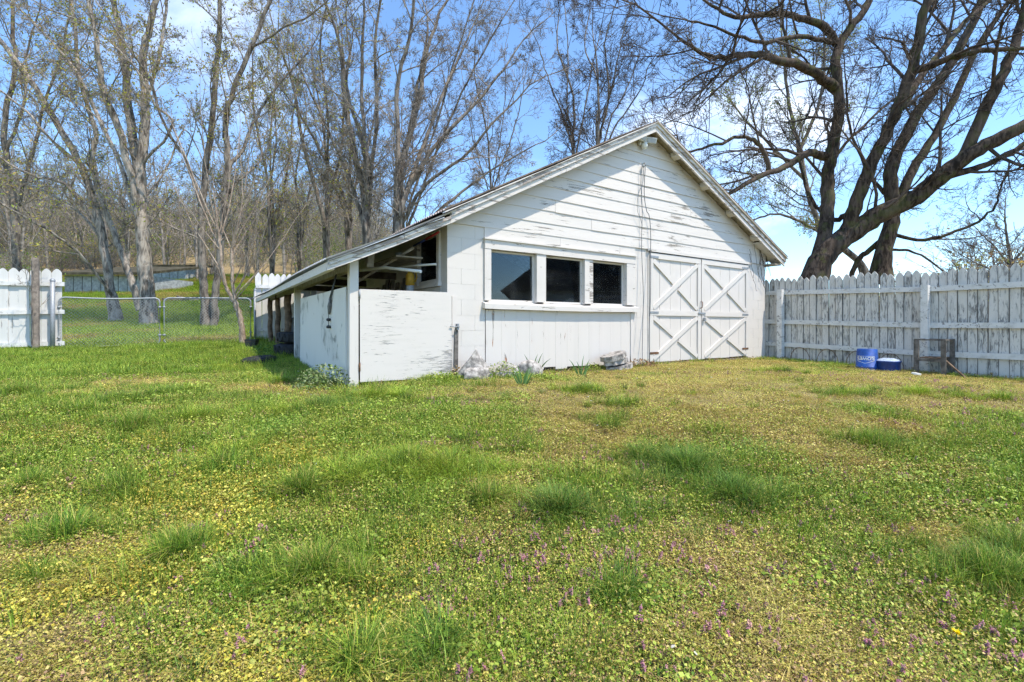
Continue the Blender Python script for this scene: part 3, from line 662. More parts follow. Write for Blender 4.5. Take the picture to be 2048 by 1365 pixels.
# ------------------------------------------------------------------ fences
def picket_mesh(wd, h, th=.02):
    me = MB().prism([(-wd/2, -.3), (wd/2, -.3), (wd/2, h-.10), (wd*.46, h-.08), (wd*.33, h-.043), (wd*.14, h-.011), (0, h), (-wd*.14, h-.011), (-wd*.33, h-.043), (-wd*.46, h-.08), (-wd/2, h-.10)], -th/2, th/2)
    o = me.build('picket', None); m = o.data; bpy.data.objects.remove(o); return m
def fence(name, label, A, B, h, pitch, mat, railmat, rails, front, posts, skip=None, gap=.004):
    A, B = Vector(A), Vector(B); d = (B-A); L = d.length; d /= L; ang = math.atan2(d.y, d.x)
    root = thing(name, label, 'fence', (A.x, A.y, 0), ang)
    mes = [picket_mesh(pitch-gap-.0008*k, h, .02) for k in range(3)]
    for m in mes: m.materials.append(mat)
    n = int(L/pitch)
    for i in range(n):
        x = (i+.5)*pitch; W = A+d*x
        o = obj('picket', rng.choice(mes), root); o.location = (x, (.0045 if i % 2 else -.0045)+rng.uniform(-.004, .004), g(W.x, W.y)+rng.uniform(-.03, .03)); o.rotation_euler = (rng.uniform(-.008, .008), rng.gauss(0, .004), 0)
    fy = -.012 if front < 0 else .012
    bounds = [0]+[p for p in posts if 0 < p < L]+[L]
    for z in rails:
        for a, b in zip(bounds[:-1], bounds[1:]):
            if b-a < .1: continue
            za, zb = (g(*(A+d*x).xy)+z for x in (a, b)); y0 = fy*1.8; y1 = y0+(.04 if front > 0 else -.04)
            lo, hi = min(y0, y1), max(y0, y1)
            vs = [(a+.003, lo, za-.045), (b-.003, lo, zb-.045), (b-.003, hi, zb-.045), (a+.003, hi, za-.045), (a+.003, lo, za+.045), (b-.003, lo, zb+.045), (b-.003, hi, zb+.045), (a+.003, hi, za+.045)]
            MB().add(vs, [(3, 2, 1, 0), (4, 5, 6, 7), (0, 1, 5, 4), (2, 3, 7, 6), (1, 2, 6, 5), (3, 0, 4, 7)]).build('rail', railmat, root)
    for p in posts:
        W = A+d*p; zb = g(W.x, W.y); y0 = (.065 if front > 0 else -.168)
        MB().box(p-.05, p+.05, y0, y0+.105, zb-.3, zb+h-.25, jit=.004).build('post', railmat, root)
    return root
# the fence on the right runs from the shed's corner towards the camera
A = L2W(8.93, .15); B = L2W(8.93, -7.0)
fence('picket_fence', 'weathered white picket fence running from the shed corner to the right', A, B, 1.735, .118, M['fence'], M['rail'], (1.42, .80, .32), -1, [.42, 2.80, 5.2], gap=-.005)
A = L2W(-.28, 8.55); B = L2W(3.2, 8.55)
fence('picket_fence', 'short run of white pickets showing past the lean-to eave', A, B, 1.78, .15, M['fence2'], M['rail'], (1.44, .3), -1, [])
GA = L2W(-4.10, 8.43)
A = L2W(-10.5, 8.45); B = L2W(-3.93, 8.45)
fence('picket_fence', 'white picket fence at the left edge beside the gate', A, B, 1.72, .163, M['fence2'], M['rail'], (1.40, .80, .12), -1, [])
# grey timber post, steel posts and chain-link gates
def gpost(name, label, t, s, r, h, m, cat='post', square=False):
    q = L2W(t, s); z = g(q.x, q.y); o = thing(name, label, cat, (q.x, q.y, z), TH+.05)
    if square: MB().box(-.055, .055, -.055, .055, -.3, h, jit=.006).build('timber', m, o); return o
    MB().tube([(0, 0, -.3), (0, 0, h)], r, 14).build('tube', m, o); MB().lathe([(r*1.12, -.03), (r*1.12, 0), (r*.6, r*.8), (0, r)], 14, (0, 0, h)).build('cap', m, o); return o
gpost('timber_post', 'bare brown timber post in front of the left pickets', -4.34, 8.22, 0, 1.92, M['postwood'], square=True)
gpost('steel_post', 'thick galvanised steel gate post by the white pickets', -4.10, 8.3, .042, 1.48, M['steel'])
gpost('steel_post', 'slim galvanised gate post at the lean-to corner', -.30, 8.46, .028, 1.35, M['steel'])
def gate(label, t0, t1, h, z0, sag):
    q = L2W(t0, 8.4); zb = g(q.x, q.y)+z0; q1 = L2W(t1, 8.4); zb1 = g(q1.x, q1.y)+z0; W = t1-t0
    root = thing('chain_link_gate', label, 'gate', (q.x, q.y, zb), TH); dz = zb1-zb; c = .11
    def P(x, z): return (x, 0, z+dz*x/W+(sag*math.sin(math.pi*min(1, x/W))*(z/h)))
    out_ = []
    for (cx_, cz_, a0, a1) in ((c, c, 180, 270), (W-c, c, 270, 360), (W-c, h-c, 0, 90), (c, h-c, 90, 180)):
        for a in np.linspace(a0, a1, 6): out_.append(P(cx_+c*math.cos(R(a)), cz_+c*math.sin(R(a))))
        nx = {270: [(x, 0.) for x in np.linspace(c, W-c, 6)[1:-1]], 90: [(x, h) for x in np.linspace(W-c, c, 6)[1:-1]]}.get(a1, [])
        out_ += [P(*k) for k in nx]
    out_.append(out_[0]); MB().tube(out_, .018, 8, False).build('frame', M['steel'], root)
    wires = MB(); p = .068; n = int((W+h)/p)
    for i in range(1, n):
        x0 = i*p
        a = (min(x0, W), max(0, x0-W)); b = (max(0, x0-h), min(x0, h)); wires.tube([P(*a), P(*b)], .0025, 3, False)
        a = (W-a[0], a[1]); b = (W-b[0], b[1]); wires.tube([P(*a), P(*b)], .0025, 3, False)
    tag(wires.build('wire_mesh', M['steel'], root), kind='stuff')
    for z in (.22, h-.22):
        for x in (0, W): MB().lathe([(.024, -.02), (.03, -.02), (.03, .02), (.024, .02)], 10, P(x, z)).build('clamp', M['steel'], root)
    return root
gate('left chain-link gate with sagging galvanised top rail', -4.02, -2.28, 1.1, .02, -.03)
gate('right chain-link gate half hidden behind the young bare tree', -2.20, -.40, 1.1, .02, .0)

# ------------------------------------------------------------------ things by the right fence
def place(px, py): return gp(px, py)
q = place(1743, 741); bk = thing('bucket', 'upturned blue plastic bucket with white lettering by the fence', 'bucket', (q.x, q.y+.1, q.z-.01), math.atan2(-q.y, -q.x)+math.pi/2-.18)
# upside down: rim at the bottom
MB().lathe([(.168, 0), (.174, .0), (.174, .02), (.165, .025), (.163, .05), (.169, .055), (.169, .068), (.161, .072), (.145, .365), (.135, .372), (0, .37)], 32).build('body', M['blue'], bk)
MB().tube([(.172*math.cos(a), .172*math.sin(a), .045-.03*abs(math.sin(a))) for a in np.linspace(R(200), R(340), 14)], .004, 6).build('handle', M['steel'], bk)
def wrap(v, R0=.153, slope=.0747):
    x, z = v; zz = .215+z; r = R0-(zz-.215)*slope+.0022; a = -math.pi/2+x/r
    return (r*math.cos(a), r*math.sin(a), zz)
cu = bpy.data.curves.new('lettering', 'FONT'); cu.body = "LOWE'S"; cu.align_x = 'CENTER'; cu.align_y = 'CENTER'; cu.size = .072; cu.offset = .0022
fo = bpy.data.objects.new('lettering_curve', cu); col.objects.link(fo); bpy.context.view_layer.update()
tm = bpy.data.meshes.new_from_object(fo.evaluated_get(bpy.context.evaluated_depsgraph_get())); bpy.data.objects.remove(fo); bpy.data.curves.remove(cu)
tm.name = 'lettering'
for v in tm.vertices: v.co = wrap((-v.co.x*.98, -v.co.y))     # upside down with the bucket
tm.materials.clear(); tm.materials.append(M['white']); obj('lettering', tm, bk)
lg = MB(); ol = [(-.135, .035), (.135, .035), (.135, -.04), (.0, -.085), (-.135, -.04)]
for i in range(5):
    a, b = Vector(ol[i]), Vector(ol[(i+1) % 5]); d = (b-a).normalized(); nn = Vector((-d.y, d.x))*.0028; k = 8
    for j in range(k):
        p, r_ = a.lerp(b, j/k), a.lerp(b, (j+1)/k)
        lg.add([wrap(p-nn), wrap(r_-nn), wrap(r_+nn), wrap(p+nn)], [(0, 1, 2, 3)])
lg.build('logo_outline', M['white'], bk)
q = place(1782, 744); tb = thing('tub', 'low blue tub with clear lid beside the upturned bucket', 'tub', (q.x, q.y+.06, q.z-.01))
MB().lathe([(0, 0), (.15, 0), (.165, .03), (.17, .17), (.178, .175), (.178, .19), (.165, .192), (.16, .17), (0, .16)], 28).build('body', plain('dark_blue_plastic', (.012, .05, .24), .35, .5), tb)
MB().lathe([(.17, .193), (.15, .21), (.08, .235), (.0, .24)], 24).build('lid', plain('clear_lid', (.45, .52, .62), .2, .6), tb)
# small timber stand
q = place(1838, 746); tt = (q.x-P0.x)*CU+(q.y-P0.y)*SU; WX, WY, HH = .40, .5, .58
tt = min(tt, 8.88-WY); ss = -(q.x-P0.x)*SU+(q.y-P0.y)*CU; q = L2W(tt+WY/2, ss-WX/2)
st = thing('plant_stand', 'small grey wooden stand with open top and mid shelf by the fence', 'stand', (q.x, q.y, g(q.x, q.y)), TH-R(90)); print('STAND', tt, ss)
for sx in (-1, 1):
    for sy in (-1, 1):
        x, y = sx*(WX/2-.03), sy*(WY/2-.03); MB().box(x-.03, x+.03, y-.02, y+.02, -.08, HH-.021, jit=.003).build('leg', M['greywood'], st)
for sy in (-1, 1): MB().box(-WX/2, WX/2, sy*(WY/2-.03)-.022, sy*(WY/2-.03)+.022, HH-.02, HH, jit=.002).build('top_rail', M['greywood'], st)
for sx in (-1, 1): MB().box(sx*(WX/2-.03)-.022, sx*(WX/2-.03)+.022, -WY/2+.055, WY/2-.055, HH-.02, HH, jit=.002).build('top_rail', M['greywood'], st)
for k in range(4): MB().box(-WX/2+.065, WX/2-.065, -WY/2+.05+k*.105, -WY/2+.146+k*.105, .265, .283, jit=.003).build('shelf_slat', M['brownwood'], st)
for sy in (-1, 1): MB().box(-WX/2+.061, WX/2-.061, sy*(WY/2-.03)-.012, sy*(WY/2-.03)+.012, .22, .262).build('apron', M['greywood'], st)
q2 = place(1932, 757); a = st.matrix_basis @ Vector((WX/2-.05, -WY/2+.1, .25))
ob = MB().bar((a.x, a.y, a.z+.02), (q2.x, q2.y, q2.z), .035, .02).build('loose_stick', M['brownwood']); tag(ob, 'loose brown stick propped against the wooden stand', 'stick')
# wire edging hoops
for i, px in enumerate((1582, 1618, 1650, 1622)):
    q = gp(px, 725); W = L2W(8.72, -.7-.5*i); o = MB().tube([(W.x-.16*SU*math.cos(a)*1.2, W.y+.16*CU*math.cos(a)*1.2, g(W.x, W.y)+.3*math.sin(a)-.02) for a in np.linspace(0, math.pi, 13)], .005, 5).build('wire_hoop', M['rust'])
    tag(o, ['rusty wire hoop at the fence foot, nearest the shed', 'second rusty wire hoop from the shed along the fence foot', 'third rusty wire hoop from the shed along the fence foot', 'rusty wire hoop at the fence foot, nearest the bucket'][i], 'hoop', 'wire hoops along the fence')
q = gp(1832, 752); ob = MB().prism([(.09*math.cos(a)*rng.uniform(.7, 1.2), .05*math.sin(a)*rng.uniform(.7, 1.2)) for a in np.linspace(0, 5.5, 9)], .0, .025, 'z').build('crumpled_wrapper', M['white']); ob.location = (q.x, q.y, q.z+.02); ob.rotation_euler = (.2, .1, .4)
tag(ob, 'crumpled white scrap lying in front of the wooden stand', 'litter')

# ------------------------------------------------------------------ far sheds and fallen log
def far_shed(label, px0, px1, Y, base_y, wall_h, roof_h, dep, n, mat):
    a = (px0-1024)/F*Y; b = (px1-1024)/F*Y; z = max(CAMZ+(HOR-base_y)/F*Y, g((a+b)/2, Y)+.05, g((a+b)/2, Y+dep)-wall_h*.6)
    root = thing('old_shed', label, 'shed', ((a+b)/2, Y, z), 0); W = (b-a)/2
    MB().box(-W, W, .1, dep, -1.2, wall_h).build('wall', mat, root)
    for i in range(n):
        x0 = -W+2*W*i/n; MB().box(x0+.03, x0+2*W/n-.03, .03-rng.uniform(0, .02), .1, -.6, wall_h-.03).build('wall_panel', mat, root)
    MB().prism([(-.45, wall_h-.02), (dep+.3, wall_h+roof_h), (dep+.3, wall_h+roof_h+.18), (-.45, wall_h+.16)][::-1], -W-.4, W+.3, 'x').build('roof', M['roofmoss'], root)
    return root
far_shed('long low pale shed with mossy roof behind the left trees', 128, 290, 33, 592, 1.25, 1.1, 5, 9, M['cinder'])
far_shed('small pale shed with dark roof right of the long one', 306, 372, 42, 562, 1.25, .35, 3, 4, M['cinder'])
z = .0
lp = [pp(x, y+4, 27) for x, y in ((325, 584), (380, 586), (440, 588), (500, 588), (565, 592))]
for p in lp: p.z = g(p.x, p.y)+.13
lg_ = thing('fallen_log', 'dark fallen tree trunk lying across the far meadow', 'log')
MB().tube(lp, [.13, .15, .16, .17, .18], 12).build('trunk', M['bark_mid'], lg_); MB().tube([lp[1], lp[1]+Vector((-.5, -.4, .25))], [.09, .04], 8).build('stub', M['bark_mid'], lg_)
# ------------------------------------------------------------------ the neighbour's house beyond the right fence (seen only mirrored in the window panes)
hs_ = thing('house', 'grey neighbouring house with dark gable roof mirrored in the window', 'house', (24.0, .9, -.3), R(160))
MB().box(-6, 6, -4, 4, -.5, 3.0).build('wall', plain('house_siding', (.3, .32, .36), .8, .2, var=.1, sc=2), hs_)
MB().prism([(-4.5, 2.8), (4.5, 2.8), (0, 6.2)], -6.4, 6.4, 'x').build('roof', plain('house_shingle', (.035, .036, .045), .9, .1, var=.3, sc=6), hs_)
for x in (-4, -1.2, 2.2): 
    wn = MB().box(x, x+1.1, 4.0, 4.05, .9, 2.2).build('window', M['white'], hs_); MB().box(x+.08, x+1.02, 4.051, 4.06, .98, 2.12).build('pane', M['blackplastic'], wn)
# ------------------------------------------------------------------ trees
class Tubes:
    def __init__(s): s.g = {}
    def add(s, pts, rad, n): s.g.setdefault((len(pts), n), []).append((pts, rad))
    def mesh(s, name, mat):
        V = []; Fc = []; base = 0
        for (m, n), lst in s.g.items():
            P = np.array([[tuple(p) for p in t[0]] for t in lst]); Rd = np.array([t[1] for t in lst])
            T = np.gradient(P, axis=1); T /= np.linalg.norm(T, axis=2, keepdims=True)+1e-9
            D = P[:, -1]-P[:, 0]; ref = np.zeros_like(D); ref[np.arange(len(D)), np.argmin(np.abs(D), axis=1)] = 1
            X = np.cross(T, ref[:, None, :]); X /= np.linalg.norm(X, axis=2, keepdims=True)+1e-9; Yv = np.cross(T, X)
            a = np.arange(n)*2*np.pi/n
            ring = P[:, :, None, :]+Rd[:, :, None, None]*(X[:, :, None, :]*np.cos(a)[None, None, :, None]+Yv[:, :, None, :]*np.sin(a)[None, None, :, None])
            V.append(ring.reshape(-1, 3)); k = len(lst)
            idx = (np.arange(k*m*n).reshape(k, m, n))+base; nxt = np.roll(idx, -1, axis=2)
            Fc.append(np.stack([idx[:, :-1], idx[:, 1:], nxt[:, 1:], nxt[:, :-1]], -1).reshape(-1, 4)); base += k*m*n
        return npmesh(name, np.concatenate(V), np.concatenate(Fc), mat, True)
UP = Vector((0, 0, 1))
def rvec(r): return Vector((r.gauss(0, 1), r.gauss(0, 1), r.gauss(0, 1)))
def perp(d, r):
    while True:
        p = d.cross(rvec(r))
        if p.length > .1: return p.normalized()
OFF = [None]
def offview(p):
    if OFF[0] is None: return False
    q = p+OFF[0]
    if q.y < 2: return True
    x, y = 1024+F*q.x/q.y, HOR-F*(q.z-CAMZ)/q.y
    return y < -150 or x < -170 or x > 2220
def grow(T, p, d, L, r0, lvl, P, r, tips):
    if lvl >= 2 and r.random() < .85 and offview(p): return
    n = P['n'][lvl]; st = L/(n-1); pts = [p.copy()]; ds = [d.copy()]
    wv = P['w'][lvl]; tr = P['trop'][lvl]
    for i in range(n-1):
        d = (d+rvec(r)*wv+UP*tr).normalized(); p = p+d*st; pts.append(p); ds.append(d)
    r1 = max(P['rmin'], r0*P['taper']); rad = [r0+(r1-r0)*i/(n-1) for i in range(n)]
    T.add(pts, rad, P['sides'][lvl])
    if lvl >= len(P['nc']): tips.append((pts[-1], ds[-1])); return
    k = P['nc'][lvl]; k = int(k)+(r.random() < k-int(k))
    for c in range(k):
        f = .22+.78*(c+r.random())/k if k > 1 else r.uniform(.4, 1); x = f*(n-1); i = min(int(x), n-2); q = pts[i].lerp(pts[i+1], x-i)
        a = R(r.uniform(*P['ang'][lvl])); cd = ds[i]*math.cos(a)+perp(ds[i], r)*math.sin(a)
        cl = L*P['lr'][lvl]*(1.15-.55*f)*r.uniform(.65, 1.25)
        grow(T, q, cd, cl, max(P['rmin'], min((rad[i])*.62, P['rcap'][lvl])), lvl+1, P, r, tips)
PB = dict(n=[6, 5, 4, 2], w=[.14, .2, .24, .2], trop=[.05, .05, .05, .03], sides=[5, 4, 3, 3], nc=[7, 6, 6], ang=[(25, 60), (25, 65), (25, 65)], lr=[.5, .5, .55], rcap=[.032, .014, .0075], rmin=.0042, taper=.3)
def smooth(pts, rad, k=4, jit=0, r=None):
    out_, ro = [], []
    for i in range(len(pts)-1):
        p0, p1, p2, p3 = (Vector(pts[max(0, min(len(pts)-1, i+j))]) for j in (-1, 0, 1, 2))
        for j in range(k):
            t = j/k; q = .5*((2*p1)+(-p0+p2)*t+(2*p0-5*p1+4*p2-p3)*t*t+(-p0+3*p1-3*p2+p3)*t**3)
            if r and (i or j): q = q+rvec(r)*jit
            out_.append(q); ro.append(rad[i]+(rad[i+1]-rad[i])*t)
    out_.append(Vector(pts[-1])); ro.append(rad[-1]); return out_, ro
def leaves_mesh(name, tips, r, n_per, size, cols, spread=.12):
    V = []; C = []; k = 0
    for (p, d) in tips:
        for _ in range(n_per):
            if r.random() < .25: continue
            c = np.array(p)+np.array([r.gauss(0, spread) for _ in 'xyz']); a = np.array([r.gauss(0, 1) for _ in 'xyz']); a /= np.linalg.norm(a)
            b = np.cross(a, [r.gauss(0, 1) for _ in 'xyz']); b /= np.linalg.norm(b)+1e-6; s = size*r.uniform(.5, 1.3)
            V += [c-a*s, c+b*s*.5, c+a*s, c-b*s*.5]; cc = np.array(r.choice(cols))*r.uniform(.7, 1.25); C += [cc]*4; k += 1
    f = np.arange(k*4).reshape(-1, 4); return npmesh(name, np.array(V), f, M['treeleaf'], False, np.array(C))
YG = [(.46, .44, .09), (.36, .40, .09), (.52, .44, .12), (.48, .34, .12)]
GR = [(.14, .22, .045), (.2, .26, .06), (.25, .28, .07)]
TRK = 1.
def hero(name, label, limbs, barkm, twigm, seed, dens=1.5, clen=(1.0, 2.6), P=PB, leaf=None, jit=.018, group=None, cat='tree', flare=1.5, start=.25, up=.25):
    """limbs: list of (points, r_start, r_end[, density factor])"""
    r = random.Random(seed); root = thing(name, label, cat, limbs[0][0][0], 0, group); O = Vector(limbs[0][0][0]); OFF[0] = O
    TT = Tubes(); TB = Tubes(); tips = []
    for li, lb in enumerate(limbs):
        pts, ra, rb = lb[:3]; df = lb[3] if len(lb) > 3 else 1.
        pts = [Vector(p)-O for p in pts]; n = len(pts); rad = [ra+(rb-ra)*i/(n-1) for i in range(n)]
        if li == 0 and flare: rad[0] *= flare; pts[0].z -= .15
        sp, sr = smooth(pts, rad, 5, jit, r)
        if li == 0 and flare: sr[1] = sr[1]*.9+.1*sr[5]
        sr = [max(.004, q*TRK*r.uniform(.96, 1.05)) for q in sr]
        TT.add(sp, sr, 12 if ra > .12 else 7)
        L = sum((sp[i+1]-sp[i]).length for i in range(len(sp)-1)); k = int(L*dens*df)
        for c in range(k):
            f = start+(1-start)*(c+r.random())/max(1, k); x = f*(len(sp)-1); i = min(int(x), len(sp)-2); q = sp[i].lerp(sp[i+1], x-i)
            d = (sp[i+1]-sp[i]).normalized(); a = R(r.uniform(28, 75)); cd = (d*math.cos(a)+perp(d, r)*math.sin(a)+UP*up).normalized()
            grow(TB, q, cd, r.uniform(*clen)*(1.15-.5*f), min(sr[i]*.5, P['rcap'][0]), 0, P, r, tips)
        grow(TB, sp[-1], (sp[-1]-sp[-2]).normalized(), clen[1], sr[-1], 0, P, r, tips)
    OFF[0] = None
    obj('trunk', TT.mesh('trunk', barkm), root); obj('crown', TB.mesh('crown', twigm), root)
    if leaf:
        frac, nper, size, cols = leaf; tp = [t for t in tips if r.random() < frac]
        obj('leaves', leaves_mesh('leaves', tp, r, nper, size, cols), root)
    return root
def PX(lst, Y):        # (x, y[, dY]) pixels at a distance, each with its own depth
    return [pp(p[0], p[1], Y+(p[2] if len(p) > 2 else 0)) for p in lst]

TRK = .86
# the big spreading tree behind the right fence
Y = 13.5
hero('spreading_tree', 'huge dark bare tree spreading behind the right fence', [
    (PX([(1618, 575), (1650, 510), (1700, 468), (1762, 428, -.3), (1835, 392, -.7), (1905, 335, -1.1), (1975, 292, -1.5), (2070, 240, -2)], Y), .40, .16, .8),
    (PX([(1632, 540, .1), (1650, 455, .2), (1655, 380, .4), (1662, 310, .5), (1680, 210, .7), (1672, 130, .8), (1690, 70, .9), (1735, 10, 1), (1765, -70, 1)], Y), .24, .10),
    (PX([(1690, 470, 0), (1715, 400, -.2), (1752, 310, -.5), (1795, 215, -.8), (1832, 110, -1), (1850, 10, -1.2), (1880, -90, -1.4)], Y), .22, .10),
    (PX([(1835, 392, -.7), (1900, 350, -1.0), (1975, 330, -1.4), (2060, 280, -1.8)], Y), .13, .06),
    (PX([(1660, 318, .5), (1620, 305, .2), (1570, 335, -.2), (1500, 360, -.7), (1452, 392, -1)], Y), .15, .05),
    (PX([(1540, 348, -.4), (1525, 300, -.5), (1490, 275, -.8), (1430, 290, -1.2), (1375, 305, -1.5)], Y), .085, .03),
    (PX([(1668, 175, .7), (1610, 135, .2), (1560, 122, -.2), (1510, 108, -.6), (1450, 115, -1), (1405, 108, -1.4), (1350, 70, -1.8)], Y), .17, .035),
    (PX([(1672, 85, .8), (1650, 55, .6), (1600, 35, .2), (1530, 30, -.3), (1470, 35, -.7), (1420, 10, -1)], Y), .15, .04),
    (PX([(1668, 85, .8), (1600, 75, 0), (1520, 85, -.8), (1440, 60, -1.4), (1370, 40, -2)], Y), .09, .02),
    (PX([(1530, 112, -.5), (1470, 150, -1), (1420, 190, -1.3), (1380, 225, -1.6)], Y), .05, .015),
    (PX([(1705, 425, -.1), (1670, 440, .3), (1640, 420, .8), (1610, 370, 1.2), (1595, 300, 1.5)], Y), .1, .03),
    (PX([(1815, 150, -.9), (1890, 120, -1.4), (1960, 105, -1.8), (2060, 95, -2)], Y), .12, .05),
    (PX([(1920, 325, -1.1), (1990, 180, -1.4), (2030, 90, -1.5), (2060, -30, -1.6)], Y), .17, .09),
    (PX([(1800, 215, -.8), (1890, 90, .2), (1960, 20, .8), (2040, -60, 1.2)], Y), .12, .05),
    (PX([(1655, 330, .4), (1720, 260, 1.2), (1800, 190, 2), (1860, 160, 2.5)], Y), .06, .02),
], M['bark_big'], M['twig_dark'], 11, dens=1.25, clen=(1.3, 3.4), jit=.02, flare=1.1, up=.1, P=dict(PB, rcap=[.05, .017, .008], w=[.17, .2, .22, .2], nc=[7, 6, 5]))
Y = 17
hero('bare_tree', 'second dark bare tree, slender, just behind the big spreading one', [
    (PX([(1762, 560), (1768, 500), (1785, 430), (1780, 350), (1800, 290), (1860, 190), (1905, 120), (1960, 20), (1990, -60)], Y), .33, .11),
    (PX([(1785, 440), (1815, 360), (1870, 270), (1930, 150), (1975, 60), (2040, -20)], Y), .2, .08),
    (PX([(1775, 470), (1740, 500, .4), (1715, 520, .6), (1700, 560, .8)], Y), .12, .1, .3),
    (PX([(1790, 470), (1850, 480, -.5), (1930, 455, -1), (1985, 420, -1.4), (2000, 380, -1.5)], Y), .08, .03),
    (PX([(1785, 500), (1830, 505, -.4), (1890, 545, -.8)], Y), .06, .03),
    (PX([(1783, 400), (1740, 350, .4), (1700, 250, .8), (1690, 150, 1)], Y), .09, .03),
], M['bark_big'], M['twig_dark'], 12, dens=1.0, clen=(1.2, 2.8), leaf=(.05, 1, .035, GR))
Y = 19
hero('bare_tree', 'leaning bare tree with hazy green buds between shed roof and big tree', [
    (PX([(1735, 560), (1715, 520), (1650, 470), (1620, 400), (1600, 300), (1575, 200), (1570, 120)], Y), .17, .05),
    (PX([(1650, 470), (1590, 440), (1540, 430), (1490, 450)], Y), .08, .03), (PX([(1610, 360), (1550, 300), (1500, 250), (1460, 200)], Y), .08, .03),
    (PX([(1600, 300), (1640, 200), (1650, 100), (1640, 20)], Y), .09, .03)],
    M['bark_mid'], M['twig_mid'], 13, dens=1.4, clen=(1.2, 2.6), leaf=(.5, 2, .045, [(.26, .30, .09), (.3, .33, .11)]))
hero('bare_tree', 'small far bare tree above the fence at the right edge', [
    (PX([(2030, 590), (2022, 520), (2012, 460), (2010, 420)], 24), .12, .03), (PX([(2025, 540), (1985, 490), (1950, 455)], 24), .06, .02), (PX([(2025, 530), (2060, 480), (2090, 440)], 24), .06, .02), (PX([(2024, 560), (1960, 530), (1915, 505)], 24), .05, .02)],
    M['bark_mid'], M['twig_mid'], 14, dens=2.2, clen=(.8, 1.8), leaf=(.1, 1, .04, YG))

TRK = .7
# left group
PL = dict(PB, nc=[6, 6, 6], rmin=.0048)
Y = 18.5
hero('maple_tree', 'tall grey forked tree behind the chain-link gates', [
    (PX([(298, 652), (296, 600), (288, 520), (283, 440), (280, 360), (285, 300), (292, 200), (285, 120), (300, 50), (325, -40)], Y), .40, .13),
    (PX([(280, 370, .1), (268, 290, .3), (255, 200, .5), (248, 110, .6), (232, 30, .8), (220, -60, 1)], Y), .26, .11),
    (PX([(275, 410, -.1), (235, 250, -.6), (205, 180, -1), (192, 80, -1.2), (172, -20, -1.4)], Y), .19, .09),
    (PX([(280, 455, .2), (240, 330, .7), (185, 210, 1), (150, 140, 1.3), (80, 60, 1.6), (20, 0, 1.8)], Y), .13, .05),
    (PX([(285, 330), (345, 250, -.6), (310, 210, -1), (265, 130, -1.5), (190, 60, -2), (100, 20, -2.5)], Y), .07, .03),
    (PX([(290, 420), (340, 320, .8), (370, 260, 1.3), (410, 330, 1.6)], Y), .06, .03, .6),
    (PX([(290, 205), (320, 100, .4), (332, 0, .6), (340, -80, .8)], Y), .1, .06),
], M['bark_grey'], M['twig_mid'], 21, dens=1.12, clen=(1.2, 2.8), leaf=(.26, 2, .05, YG), P=PL, flare=1.35)
Y = 20
hero('maple_tree', 'pale leaning tree left of the forked one, limbs sweeping to the left edge', [
    (PX([(232, 635), (222, 580), (208, 500), (188, 410), (165, 340), (110, 240), (60, 160), (0, 80), (-70, 10)], Y), .27, .1),
    (PX([(280, 620), (262, 560), (240, 500), (215, 430), (185, 330), (190, 260), (160, 160), (150, 60), (140, -40)], Y), .2, .08),
    (PX([(200, 460), (130, 370, -.6), (60, 350, -1.2), (-40, 290, -1.8)], Y), .1, .05),
    (PX([(205, 480), (150, 420, .4), (60, 370, .9), (-30, 350, 1.2)], Y), .09, .03),
    (PX([(160, 330), (110, 290, -.8), (50, 220, -1.2), (-30, 160, -1.6)], Y), .09, .04),
    (PX([(230, 600), (170, 520, -1.2), (120, 475, -2), (40, 430, -3), (-60, 370, -4)], Y), .09, .04, .7)],
    M['bark_grey'], M['twig_mid'], 22, dens=1.12, clen=(1.2, 2.8), leaf=(.26, 2, .05, YG), P=PL)
Y = 17.5
hero('maple_tree', 'dark twin-stemmed tree right of the forked one behind the gate', [
    (PX([(413, 658), (410, 600), (405, 520), (403, 430), (412, 340), (425, 240), (432, 140), (440, 60), (438, -60)], Y), .22, .09),
    (PX([(427, 657), (430, 600), (436, 540), (447, 440), (455, 330), (452, 240), (470, 170), (505, 90), (540, 0), (560, -70)], Y), .2, .08),
    (PX([(455, 340), (490, 290, .5), (520, 220, .9), (575, 150, 1.4), (620, 100, 1.8)], Y), .1, .04),
    (PX([(408, 430), (375, 330, -.5), (325, 240, -1), (300, 160, -1.4), (260, 100, -1.8)], Y), .08, .04),
    (PX([(500, 100), (560, 60, -.4), (620, 30, -.8), (680, -20, -1)], Y), .06, .03),
    (PX([(450, 400), (480, 360, .4), (515, 330, .8), (560, 250, 1.4)], Y), .06, .03)],
    M['bark_mid'], M['twig_mid'], 23, dens=1.12, clen=(1.2, 2.8), leaf=(.26, 2, .05, YG), P=PL)
Y = 22
hero('maple_tree', 'dark upright tree at the far left edge above the pickets', [
    (PX([(38, 620), (34, 520), (28, 420), (15, 330), (10, 240), (30, 140), (25, 40), (30, -60)], Y), .25, .08),
    (PX([(30, 430), (60, 330), (85, 220), (120, 120), (140, 20)], Y), .12, .05), (PX([(20, 350), (-20, 280), (-60, 200)], Y), .1, .05), (PX([(14, 300), (50, 200), (55, 100), (80, 20)], Y), .1, .04)],
    M['bark_mid'], M['twig_mid'], 24, dens=1.1, clen=(1.4, 3.0), leaf=(.08, 2, .05, YG), P=PL)
